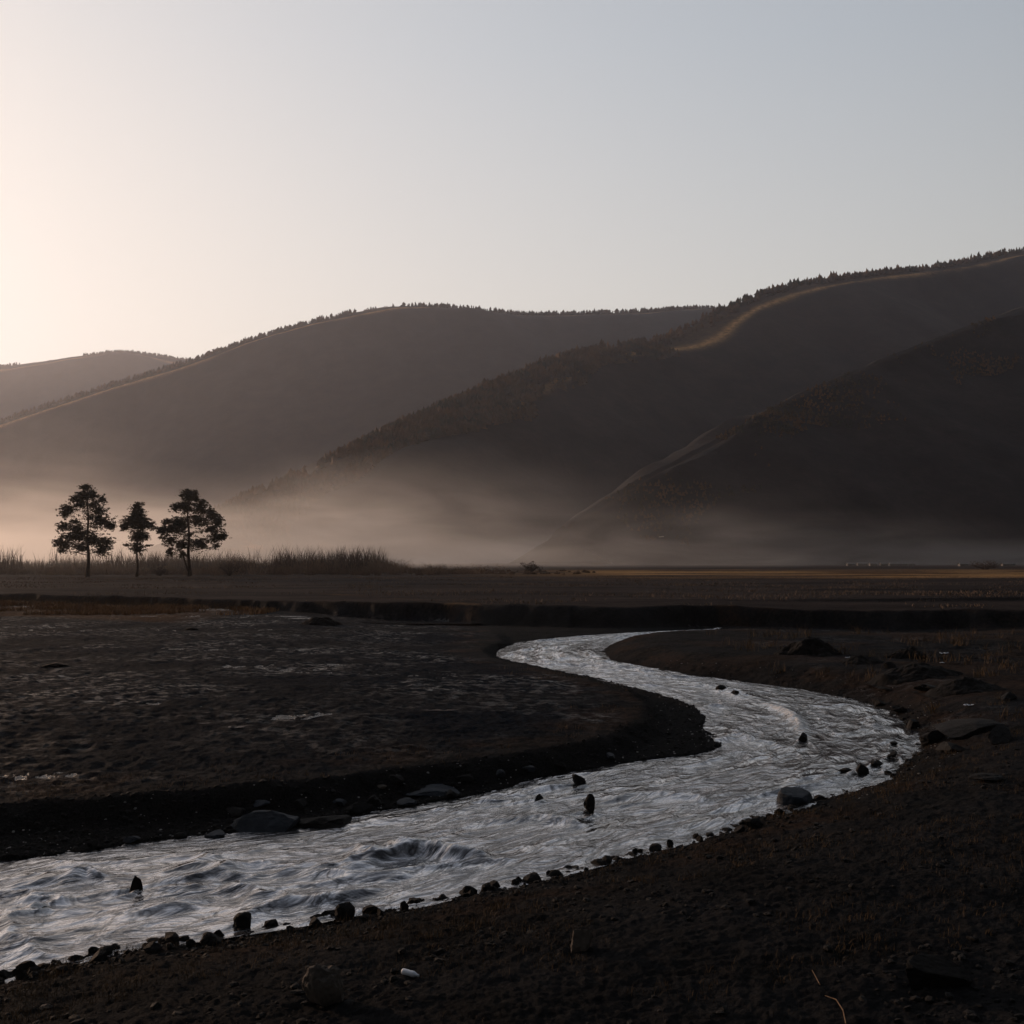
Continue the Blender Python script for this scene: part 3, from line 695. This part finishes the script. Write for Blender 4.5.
def put(name, me, m, x, y, z, rz=0, label=None, cat='rock', group=None, rx=0, ry=0, sc=1):
    if not me.materials: me.materials.append(m)
    o = bpy.data.objects.new(name, me); COL.objects.link(o); o.location = (x, y, z); o.rotation_euler = (rx, ry, rz); o.scale = (sc, sc, sc)
    return tag(o, label, cat, group)
def rock_at(px, py, wpx, hpx, label, m=None, water=False, base=None, depth=None, seed=0, name='rock', rz=0, cat='rock', rough=.22, cuts=5, group=None, sink=.3, ry=0):
    if water: x, y = PW(px, py); z = float(ZW(y)) + .06; hpx *= 1.5
    else:
        x, y, z = ray_hit(px, py)
        if sdist(np.array([x]), np.array([y]), RIVER)[0] > 0: z = max(z, float(ZW(y)) - .02)
    s = y / F; W = wpx * s / 2; Hh = s * max(.38 * hpx, .80 * hpx - .16 * wpx)
    me = rock_mesh(seed + 1000, W, (depth or wpx * .8) * s / 2, Hh, 4 if wpx > 12 else 3, rough, cuts)
    return put(name, me, m or M_rock, x, y + W * .4, z + Hh * (1 - 2 * sink) * .7, rz, label, cat, group, ry=ry)
def mound(px, py, wpx, hpx, label, seed, name='earth_mound', cat='mound', peak=0.0):
    z = 0
    for _ in range(12): x, y = P(px, py, z); z = .5 * z + .5 * hz_at(x, y)
    s_ = y / F; W = wpx * s_ / 2 * 1.25; H_ = hpx * s_ * .95; g = np.linspace(-1.25, 1.25, 46); gx, gy = np.meshgrid(g, g)
    a = gx - peak; r = np.hypot(a / (1 + peak * np.sign(-a)), gy * 1.1) + .30 * fbm(gx * 2 + seed, gy * 2, 4, seed)
    zz = H_ * (np.clip(1 - np.abs(r), 0, 1)**.8 * 1.05 + .22 * fbm(gx * 3, gy * 3 + seed, 4, seed + 1) * np.clip(1.3 - np.hypot(gx, gy), 0, 1) + .06 * fbm(gx * 11, gy * 11, 3, seed + 2)) - .12 * H_ - .5 * H_ * sstep(.95, 1.25, np.hypot(gx, gy))
    o = mesh_np(name, np.stack([gx * W, gy * W * .8, zz], -1).reshape(-1, 3), grid_faces(46, 46), M_mound, smooth=False)
    o.location = (x, y + W * .3, z); return tag(o, label, cat)
# in the water
for i, (a, b, c_, d_, l) in enumerate(IN_WATER):
    rock_at(a, b, c_, d_, l, water=True, seed=i * 7 + 3, name='river_stone', cat='stone', sink=.25)
# blue wedge and slabs
rock_at(797, 806, 38, 27, 'smooth blue grey wedge shaped boulder at the near waterline', M_rockb, seed=77, name='boulder', cat='boulder', cuts=6, rough=.12, sink=.25, ry=.2)
rock_at(268, 832, 76, 33, 'largest blue grey slab boulder at the foot of the left bank', M_rockb, seed=80, name='boulder', cat='boulder', cuts=7, sink=.3, depth=60)
rock_at(325, 828, 62, 26, 'darker boulder leaning against the right of the largest slab', M_rock, seed=81, name='boulder', cat='boulder', cuts=7, sink=.3, depth=50)
rock_at(341, 806, 20, 9, 'small pale topped block above the paired boulders', M_rockb, seed=82)
rock_at(260, 806, 20, 9, 'small block on the bank behind the largest slab', M_rockb, seed=83)
rock_at(430, 797, 66, 14, 'long flat slab lying on the gravel under the cut bank', M_rockb, seed=84, name='rock_slab', cat='slab', cuts=8, rough=.08, sink=.3)
rock_at(380, 788, 12, 6, 'thin pale stone propped between the slabs', M_rockw, seed=85)
LS = [(215,838,22,9),(358,812,24,9),(372,806,18,8),(405,806,22,7),(452,797,20,7),(468,782,26,8),(500,779,18,7),(180,840,18,7),(232,816,24,9),(130,842,16,6),(300,806,26,9),(395,784,20,8),(528,772,20,6),(560,768,16,6),(90,846,14,6),(610,758,14,5)]
LP = ['jagged slab just left of the largest slab boulder','tilted slab right of the paired boulders','small slab touching the long flat slab on its left','thin slab at the waterline below the long flat slab','slab at the right end of the long flat slab','dark slab half way up the cut bank past the long slab','broken slab where the gravel bar begins','dark rock at the waterline left of the slab group','rock on the bank above the largest slab boulder','low rock at the left part of the cut bank foot','flat rock on the bank above the paired boulders','pale edged slab above the long flat slab','small slab on the narrow part of the gravel bar','low slab midway along the gravel bar','leftmost low rock at the foot of the cut bank','last small slab on the gravel bar before its tip']
for i, (a, b, c_, d_) in enumerate(LS): rock_at(a, b, c_ * 1.15, d_ * 1.5, LP[i], M_rockb if i % 3 == 0 else M_rock, seed=300 + i, name='rock_slab', cat='slab', cuts=9, rough=.3, sink=.25, rz=i * .7)
# right side
mound(812, 656, 58, 21, 'high rounded mound of dark earth on the far right bank', 90, peak=0.1)
mound(866, 664, 44, 10, 'low long mound of dark earth beside the high one', 91, peak=-0.1)
mound(908, 658, 36, 13, 'mound of dark earth with a steep right end', 92, peak=0.35)
mound(925, 676, 70, 16, 'wide dark rubble mound nearest the white scraps', 93, peak=-0.1)
mound(975, 690, 60, 12, 'low rubble mound near the right edge', 94, peak=-0.1)
rock_at(990, 781, 34, 12, 'dark rounded rock on the right bank', M_rock, seed=95)
rock_at(972, 735, 90, 22, 'broad tilted grey rock shelf at the right edge', M_rock, seed=96, name='rock_slab', cat='slab', cuts=8, rough=.15, sink=.3, ry=-.12)
rock_at(322, 1004, 42, 46, 'foreground stone with one warm lit edge', M_rockw, seed=97, cuts=6, name='boulder', cat='boulder')
rock_at(582, 950, 22, 30, 'small foreground stone with an orange glint', M_rockw, seed=98)
rock_at(941, 990, 80, 44, 'long black block like rock at the lower right', M_mound, seed=99, name='boulder', cat='boulder', cuts=9, rough=.08)
rock_at(52, 667, 34, 8, 'dark clod lying on the grey mudflat at far left', M_mound, seed=100, name='earth_clod', cat='clod', cuts=2, rough=.35)
rock_at(191, 630, 12, 5, 'tiny dark clod at the far edge of the mudflat', M_mound, seed=101, name='earth_clod', cat='clod', cuts=2)
mound(320, 625, 34, 10, 'jumbled dark rubble heap at the far edge of the mudflat', 102, 'rubble_heap', 'rubble')
rock_at(45, 1010, 14, 6, 'flattish pale stone low at the left corner', M_rockw, seed=103)
RS = [(935,742,30,14,'angular rock at the right bend beside the tilted shelf'),(915,728,22,10,'angular rock just below the rubble mounds at the bend'),(955,752,34,12,'long jagged rock in front of the tilted shelf'),(902,712,20,8,'small rock above the right bend'),(1005,742,40,16,'rough rock on the right edge above the dark rounded rock'),(880,706,16,7,'low stone on the gravel above the right bend'),(930,690,26,9,'dark rock between the mounds and the bend'),(890,668,18,7,'small rock in front of the low long mound'),(1010,700,26,9,'dark rock at the right edge below the mounds')]
for i, (a, b, c_, d_, l_) in enumerate(RS): rock_at(a, b, c_, d_ * 1.4, l_, M_rock, seed=340 + i, cuts=8, rough=.35, sink=.3, rz=i)
# larger shoreline stones, traced
SH = [(243,931,20,17),(212,943,23,13),(150,951,18,11),(97,960,18,11),(345,918,20,17),(316,925,16,10),(190,945,9,7),(170,948,8,7),(404,908,9,9),(365,918,9,5),(380,914,8,7),(290,930,9,6),(20,977,11,8),(60,970,12,6),(366,913,8,6),(754,826,16,10),(740,830,11,7),(671,846,8,8),(700,840,8,6),(640,852,9,5),(615,858,9,5),(575,868,10,5),(550,874,8,5),(520,882,9,6),(490,889,9,6),(470,894,8,6)]
places = ['second', 'third', 'fourth', 'fifth', 'sixth', 'seventh', 'eighth', 'ninth', 'tenth']
sh_sorted = sorted(range(len(SH)), key=lambda i: SH[i][0])
for i, (a, b, c_, d_) in enumerate(SH):
    lab = {0: 'tallest dark stone at the near waterline in the left part of the shore', 4: 'tall round topped dark stone on the near shore below the river bend', 1: 'broad low dark stone on the near shore at left',
           2: 'domed dark stone on the near shore by the leftmost rapids', 3: 'dark stone near the lower left corner at the water', 15: 'dark stone at the waterline just left of the blue wedge boulder'}.get(i)
    rock_at(a, b + 2, c_ * 1.1, d_ * 1.2, lab or 'small dark cobble on the near waterline', seed=200 + i, name='shore_stone', cat='stone', group=None if lab else 'small cobbles along the near waterline', sink=.25)
# cobbles along all waterlines
variants = [rock_mesh(400 + i, 1, rs_, .7, 2, .25, 5) for i, rs_ in enumerate((.8, .9, .7, 1.0, .75, .85))]
for me in variants: me.materials.append(M_rock)
cob = 0
def shore_cobbles(E, lo, hi, n, off, smin, smax, label, group, side):
    c = np.concatenate([[0], np.cumsum(np.linalg.norm(np.diff(E, axis=0), axis=1) / E[:-1, 1])])
    for i in range(n):
        q = random.uniform(0, 1)
        j = np.interp(lo + (hi - lo) * q, [0, 1], [0, c[-1]]); x = np.interp(j, c, E[:, 0]); y = np.interp(j, c, E[:, 1])
        k = min(int(np.searchsorted(c, j)), len(E) - 1); k = max(k, 1); t = E[k] - E[k - 1]; t /= np.linalg.norm(t); nrm = np.array([t[1], -t[0]]) * side
        o_ = random.gauss(0, off); x += nrm[0] * (o_ + off * .4); y += nrm[1] * (o_ + off * .4)
        s = random.uniform(smin, smax) * random.uniform(.6, 1.3)
        z = max(hz_at(x, y), -1.2)
        o = bpy.data.objects.new('cobble', random.choice(variants)); COL.objects.link(o)
        o.location = (x, y, z + s * .15); o.rotation_euler = (random.uniform(-.4, .4), random.uniform(-.4, .4), random.uniform(0, 6.28)); o.scale = (s, s, s * random.uniform(.7, 1.2))
        tag(o, label, 'stone', group)
shore_cobbles(SB, .02, .50, 225, .10, .05, .16, 'small dark cobble on the near waterline', 'small cobbles along the near waterline', 1)
shore_cobbles(SB, .50, .72, 50, .35, .07, .15, 'wet dark cobble along the right bend of the river', 'cobbles around the right river bend', 1)

# gravel: many small stones as stuff
def gravel_field(name, label, pts, smin, smax, m):
    base = []; 
    t = (1 + 5**.5) / 2
    bv = np.array([(-1,t,0),(1,t,0),(-1,-t,0),(1,-t,0),(0,-1,t),(0,1,t),(0,-1,-t),(0,1,-t),(t,0,-1),(t,0,1),(-t,0,-1),(-t,0,1)], float) / 1.9
    bf = np.array([(0,11,5),(0,5,1),(0,1,7),(0,7,10),(0,10,11),(1,5,9),(5,11,4),(11,10,2),(10,7,6),(7,1,8),(3,9,4),(3,4,2),(3,2,6),(3,6,8),(3,8,9),(4,9,5),(2,4,11),(6,2,10),(8,6,7),(9,8,1)])
    n = len(pts); V = bv[None] * (1 + rng.normal(0, .18, (n, 12, 1)))
    a = rng.uniform(0, 6.28, n); c, s = np.cos(a)[:, None], np.sin(a)[:, None]
    sc = (smin * (smax / smin) ** (rng.random(n)**2))[:, None]
    X = V[..., 0] * rng.uniform(.8, 1.4, (n, 1)); Y_ = V[..., 1] * rng.uniform(.7, 1.1, (n, 1)); Z_ = V[..., 2] * rng.uniform(.4, .8, (n, 1))
    Vo = np.stack([(X * c - Y_ * s) * sc + pts[:, 0:1], (X * s + Y_ * c) * sc + pts[:, 1:2], Z_ * sc + pts[:, 2:3] + sc * .15], -1).reshape(-1, 3)
    Fo = (bf[None] + np.arange(n)[:, None, None] * 12).reshape(-1, 3)
    o = mesh_np(name, Vo, Fo, m, smooth=False); tag(o, label, 'gravel', kind='stuff'); return o
def field(n, xr_, yr_, cond):
    # denser near the viewer, as pebbles there show
    y = yr_[0] * (yr_[1] / yr_[0]) ** rng.random(n); x = rng.uniform(-1, 1, n) * y * .55
    z, sr, sf, sl, kt, d = terrain(x, y); k = cond(x, y, sr, sf, sl, d, kt); return np.stack([x, y, z], 1)[k]
pts = field(60000, None, (19, 60), lambda x, y, sr, sf, sl, d, kt: (sl > 0) & (sr < 0) & (sf < .1))
gravel_field('gravel', 'dark wet gravel of the point bar below the cut bank', pts[:16000], .015, .07, M_rock)
pts = field(90000, None, (11, 62), lambda x, y, sr, sf, sl, d, kt: (sl < 0) & (sr < 0) & (d < 1.6 * rng.random(len(x))**1.5 + .05 + (x > 12) * 1.2 * rng.random(len(x))))
gravel_field('gravel', 'fine dark gravel along the near and right shoreline', pts[:16000], .012, .055, M_rock)
pts = field(16000, None, (10.5, 30), lambda x, y, sr, sf, sl, d, kt: (sl < 0) & (sr < 0) & (fbm(x * .6, y * .6, 3, 701) + .25 > rng.random(len(x)) * .9))
gravel_field('gravel', 'scattered small stones and clods over the near ground', pts, .010, .075, M_rock)
M_chip = rockmat('wet_stone_chip', (.14, .14, .145), (.34, .33, .32), 5, .3)
pts = field(60000, None, (12, 60), lambda x, y, sr, sf, sl, d, kt: (sr < 0) & (d < 1.7) & ((sl < 0) & (x > 8) | (sl > 0) & (sf < 0)) & (rng.random(len(x)) < .12))
gravel_field('gravel', 'pale wet pebbles scattered through the dark shore gravel', pts, .015, .04, M_chip)

# ------------------------------------------------------------------ grass
def tufts(cond, n, per, hmin, hmax, yr_=(10.5, 40), wdt=.003, name='dry_grass', label='sparse dry grass', seed=0):
    y = yr_[0] * (yr_[1] / yr_[0]) ** rng.random(n); x = rng.uniform(-1, 1, n) * y * .55
    _, sr, sf, sl, kt, d = terrain(x, y, False); k = cond(x, y, sr, sf, sl, d); x, y = x[k], y[k]
    x = np.repeat(x, per) + rng.normal(0, .05, len(x) * per) * (1 + np.repeat(y, per) / 25); y = np.repeat(y, per) + rng.normal(0, .05, len(y) * per)
    z = terrain(x, y)[0]; h = rng.uniform(hmin, hmax, len(x)) * (1 + y / 30)
    blades(name, label, 'grass', np.stack([x, y, z - .01], 1), h, M_grass, wdt * (1 + y / 12)[0:1].mean() if False else wdt, spread=.45)
tufts(lambda x, y, sr, sf, sl, d: (sl < 0) & (sr < 0) & (d > .25) & (d < 3.5) & (fbm(x * .6, y * .6, 4, 63) > -.05), 3500, 14, .03, .10, label='low dry grass on the crest of the near bank', wdt=.004)
tufts(lambda x, y, sr, sf, sl, d: (sl < 0) & (sr < 0) & (fbm(x * .4, y * .4, 4, 64) > .0), 4500, 9, .02, .09, label='thin dry grass scattered over the near ground', wdt=.003)
tufts(lambda x, y, sr, sf, sl, d: (sl > 0) & (sr < 0) & (sf > 0) & (sf < 2.5) & (fbm(x * .5, y * .5, 4, 65) > -.05), 2500, 10, .03, .08, (20, 60), label='short dry grass along the edge of the left flat', wdt=.006)
tufts(lambda x, y, sr, sf, sl, d: (sl < 0) & (sr < 0) & (x > 12) & (d > 1) & (fbm(x * .3, y * .4, 4, 67) > .05), 2500, 12, .06, .2, (24, 75), label='rusty grass tufts on the right bank', wdt=.010)
q = clumpy(30000, (-75, -22), (96, 131), 3.5, 611, -.15); ye_ = np.interp(q[:, 0], ex, ey); q = q[(q[:, 1] < ye_ - 2) & (q[:, 1] > ye_ - 24)]
blades('dry_grass', 'band of rusty orange grass across the left middle distance', 'grass', np.column_stack([q, terrain(q[:, 0], q[:, 1])[0]]), rng.uniform(.15, .5, len(q)), M_rusty, .03, spread=.4)

# ------------------------------------------------------------------ small things
def along(name, label, cat, pts, rad, m, sides=6):
    P3 = []
    for px, py, h in pts:
        z = 0
        for _ in range(8): x, y = P(px, py, z); z = .5 * z + .5 * hz_at(x, y)
        P3.append((x, y, z + h))
    o0 = Vector(P3[0]); v, f = tube([tuple(Vector(p) - o0) for p in P3], rad, sides)
    o = mesh_np(name, v, f, m); o.location = o0; return tag(o, label, cat)
M_twig = rockmat('bleached_twig', (.25, .15, .09), (.4, .27, .17), 9)
along('twig', 'pale curved twig standing out of the ground at the bottom edge', 'twig', [(846,1024,0),(843,1012,.02),(836,1004,.05),(825,1000,.05)], [.008,.007,.006,.003], M_twig)
along('twig', 'short pale twig just above the curved one', 'twig', [(820,985,0),(816,979,.02),(812,974,.05)], [.006,.005,.003], M_twig)
def litter(px, py, wpx, label, seed, name='litter_scrap', cat='litter'):
    z = 0
    for _ in range(10): x, y = P(px, py, z); z = .5 * z + .5 * hz_at(x, y)
    s = y / F * wpx / 2; bm = bmesh.new(); rs = random.Random(seed)
    bmesh.ops.create_grid(bm, x_segments=8, y_segments=6, size=1)
    for v in bm.verts:
        v.co = Vector((v.co.x * s * (1 + .2 * rs.random()), v.co.y * s * .5, s * (.35 * mn.noise(v.co * 1.7 + Vector((seed, 0, 0))) + .2 + .12 * rs.random())))
    g = bmesh.ops.solidify(bm, geom=bm.faces[:], thickness=s * .04)
    me = bpy.data.meshes.new(name); bm.to_mesh(me); bm.free(); me.materials.append(M_white)
    put(name, me, M_white, x, y, z, rs.uniform(-.5, .5), label, cat)
def b_white(t, b): b.inputs['Base Color'].default_value = (.62, .66, .74, 1); b.inputs['Roughness'].default_value = .35; t.links.new(bump(t, nz(t, 30), .01), b.inputs['Normal'])
M_white = mat('white_plastic', b_white)
litter(969, 706, 9, 'brightest white scrap lying by the rock shelf at right', 1)
litter(944, 654, 8, 'white scrap behind the rubble mounds at right', 2)
litter(942, 663, 4, 'tiny white scrap just below the one behind the mounds', 3)
litter(848, 658, 5, 'small pale scrap beside the high earth mound', 4)
# plastic bottle
def lathe(prof, n=20):
    V = [(r * math.cos(2 * math.pi * k / n), r * math.sin(2 * math.pi * k / n), z) for r, z in prof for k in range(n)]
    Fs = [(i * n + k, i * n + (k + 1) % n, (i + 1) * n + (k + 1) % n, (i + 1) * n + k) for i in range(len(prof) - 1) for k in range(n)]
    return V, Fs
bx_, by_ = P(412, 961, 0); bz = hz_at(bx_, by_)
rt = empty('plastic_bottle', (bx_ - .12, by_, bz + .05)); tag(rt, 'bluish white plastic bottle lying on the foreground soil', 'bottle'); rt.rotation_euler = (0, R(93), R(-28))
v, f = lathe([(0, 0), (.034, .004), (.038, .02), (.036, .06), (.038, .08), (.035, .11), (.038, .14), (.036, .17), (.024, .20), (.014, .215), (.013, .225)])
mesh_np('bottle_body', v, f, M_white, parent=rt)
v, f = lathe([(.0165, .222), (.0165, .242), (.014, .244), (0, .244)])
mesh_np('cap', v, f, M_white, parent=rt)
# puddles
def puddle(px, py, wpx, hpx, label, seed, name='puddle', z0=None):
    x, y = P(px, py, 0); z = 0
    for _ in range(10): x, y = P(px, py, z); z = .5 * z + .5 * hz_at(x, y)
    s = y / F; W = wpx * s / 2; Dp = hpx / 2 * y * y / F / 5.0
    xs = np.linspace(x - W, x + W, 9); zz = float(np.percentile(terrain(xs, np.full(9, y))[0], 75))
    if z0 is not None: x, y = P(px, py, z0); zz = max(zz, hz_at(x, y)) + .01 if abs(zz - z0) < .3 else z0
    n = 48; V = [(0, 0, 0)]
    rs = random.Random(seed)
    for k in range(n):
        a = 2 * math.pi * k / n; r = 1 + .35 * mn.noise(Vector((math.cos(a) * 1.6 + seed, math.sin(a) * 1.6, 0))); V.append((math.cos(a) * W * r, math.sin(a) * Dp * r, 0))
    o = mesh_np(name, V, [(0, 1 + k, 1 + (k + 1) % n) for k in range(n)], M_pool); o.location = (x, y, zz + .004); tag(o, label, 'puddle', kind='structure')
puddle(412, 624, 140, 1.8, 'thin bright channel of water at the far edge of the flat', 1, z0=-.38)
puddle(741, 623, 36, 2.0, 'small pale pool in the shadow of the far bank', 2)
puddle(236, 727, 20, 1.6, 'bright puddle on the left mudflat', 3)
puddle(205, 723, 10, 1.2, 'small bright puddle left of the bigger one', 4)
puddle(440, 710, 34, 1.4, 'thin puddle on the right part of the mudflat', 5)
# pale tracks and sheds in the mist at the foot of the right hill
M_road = rockmat('pale_track', (.42, .34, .28), (.6, .5, .42), .05)
def ribbon(name, label, pts, d, wdt):
    V = []
    for px, py, dd2 in pts:
        x, y, z = PD(px, py, dd2); V += [(x, y - wdt, z - wdt * .3), (x, y + wdt, z + wdt * .3)]
    n = len(pts); o = mesh_np(name, V, [(2 * i, 2 * i + 2, 2 * i + 3, 2 * i + 1) for i in range(n - 1)], M_road); tag(o, label, 'track', kind='structure')
H4P = np.stack([H4['X'].ravel(), H4['Y'].ravel(), H4['Z'].ravel()], 1); h4x = 512 + F * H4P[:, 0] / H4P[:, 1]; h4y = HZ - F * (H4P[:, 2] - CAMZ) / H4P[:, 1]
def hill_track(label, pts, wdt):
    P3 = []
    pts = np.array(pts, float); t_ = np.linspace(0, len(pts) - 1, 5 * len(pts)); xs_ = np.interp(t_, range(len(pts)), pts[:, 0]); ys_ = np.interp(t_, range(len(pts)), pts[:, 1])
    for x_, y_ in zip(xs_, ys_):
        dd_ = (h4x - x_)**2 + (h4y - y_)**2; k_ = np.argsort(dd_)[:6]; w_ = 1 / (dd_[k_] + .05); P3.append((H4P[k_] * w_[:, None]).sum(0) / w_.sum() + np.array([0, -1.0, .9]))
    V = []
    for p in P3: V += [(p[0], p[1] - wdt, p[2] - wdt * .35), (p[0], p[1] + wdt, p[2] + wdt * .45)]
    n = len(P3); o = mesh_np('track', V, [(2 * i, 2 * i + 2, 2 * i + 3, 2 * i + 1) for i in range(n - 1)], M_road); tag(o, label, 'track', kind='structure')
hill_track('pale level track low on the near hill foot', [(612,548),(640,546.5),(668,545.5),(690,546)], .55)
hill_track('pale zigzag track above the level one', [(652,539),(674,537),(690,533),(700,526),(712,520)], .6)
hill_track('long faint scar across the near hill', [(822,472),(850,461),(890,443)], .8)
M_wall = rockmat('white_render', (.12, .11, .105), (.2, .19, .18), 1)
M_roof = rockmat('grey_roof', (.15, .14, .14), (.3, .29, .28), 1)
def shed(px, d, L, Wd, H_, label):
    x = (px - 512) / F * d; z = hz_at(x, d) - .1
    rt = empty('shed', (x, d, z)); tag(rt, label, 'shed', 'pale farm sheds in the mist at the far right')
    a, b_ = L / 2, Wd / 2
    V = [(-a,-b_,0),(a,-b_,0),(a,b_,0),(-a,b_,0),(-a,-b_,H_),(a,-b_,H_),(a,b_,H_),(-a,b_,H_)]
    mesh_np('wall', V, [(0,1,5,4),(1,2,6,5),(2,3,7,6),(3,0,4,7)], M_wall, False, parent=rt)
    r = H_ * .45; e = .3
    V = [(-a-e,-b_-e,H_-.1),(a+e,-b_-e,H_-.1),(a+e,0,H_+r),(-a-e,0,H_+r),(-a-e,b_+e,H_-.1),(a+e,b_+e,H_-.1)]
    mesh_np('roof', V, [(0,1,2,3),(3,2,5,4)], M_roof, False, parent=rt)
for k, (px, d, L) in enumerate([(851,560,4),(862,575,5),(873,565,3.5),(884,570,4),(893,560,4),(901,565,6),(911,572,3.5),(963,545,4),(1008,540,6)]):
    shed(px, d, L, 2.5, 1.3, ['leftmost tiny pale shed in the mist','second tiny pale shed from the left','third tiny pale shed from the left','fourth tiny pale shed from the left','fifth tiny pale shed from the left','longest tiny pale shed in the left row','last tiny pale shed in the left row','lone tiny pale shed right of the row','wide pale shed close to the right edge'][k])

# ------------------------------------------------------------------ air
def volume_box(name, lo, hi, build, label):
    x0, y0, z0 = lo; x1, y1, z1 = hi
    V = [(x0,y0,z0),(x1,y0,z0),(x1,y1,z0),(x0,y1,z0),(x0,y0,z1),(x1,y0,z1),(x1,y1,z1),(x0,y1,z1)]
    m = bpy.data.materials.new(name); m.use_nodes = True; t = m.node_tree; t.nodes.clear()
    out = N(t, 'ShaderNodeOutputMaterial'); v = N(t, 'ShaderNodeVolumePrincipled'); t.links.new(v.outputs[0], out.inputs['Volume']); build(t, v, m)
    o = mesh_np(name, V, [(0,3,2,1),(4,5,6,7),(0,1,5,4),(1,2,6,5),(2,3,7,6),(3,0,4,7)], m, False); tag(o, label, 'haze', kind='stuff'); return o
HAZE = 6e-5
def hb(t, v, m): v.inputs['Density'].default_value = HAZE; v.inputs['Color'].default_value = (.84, .88, 1.0, 1); v.inputs['Anisotropy'].default_value = .55
volume_box('haze', (-6500, -60, -8), (6500, 9100, 1300), hb, 'thin even haze filling the valley')
def fb(t, v, m):
    v.inputs['Color'].default_value = (.97, .94, .92, 1); v.inputs['Anisotropy'].default_value = .5
    g = N(t, 'ShaderNodeNewGeometry').outputs['Position']
    sp = N(t, 'ShaderNodeSeparateXYZ'); t.links.new(g, sp.inputs[0])
    n = nz(t, 1, 3, .5, g, (.006, .003, .02))
    wx = ramp(t, sp.outputs['X'], -270, 40, 1.0, .46)
    top = mth(t, 'ADD', mth(t, 'MULTIPLY', ramp(t, n, .34, .66, 16, 80), ramp(t, sp.outputs['X'], -220, 60, 1.0, .62)), 0)
    k = N(t, 'ShaderNodeMapRange', interpolation_type='SMOOTHSTEP'); t.links.new(mth(t, 'DIVIDE', sp.outputs['Z'], top), k.inputs[0])
    k.inputs[1].default_value = 1.0; k.inputs[2].default_value = .0; k.inputs[3].default_value = 0; k.inputs[4].default_value = 1
    yk = ramp(t, mth(t, 'SUBTRACT', sp.outputs['Y'], ramp(t, sp.outputs['X'], -90, 160, 0, 230)), 225, 400)
    d = mth(t, 'MULTIPLY', mth(t, 'MULTIPLY', k.outputs[0], wx), mth(t, 'MULTIPLY', mth(t, 'MULTIPLY', yk, ramp(t, nz(t, 1, 5, .62, g, (.012, .004, .07), dist=1.5), .35, .65, .45, 1.5)), .0040))
    t.links.new(d, v.inputs['Density'])
    m.cycles.volume_step_rate = 1.0
    v.inputs['Density Attribute'].default_value = ''
volume_box('fog_bank', (-700, 225, .2), (800, 1500, 80), fb, 'low bank of morning fog lying across the valley behind the pines')
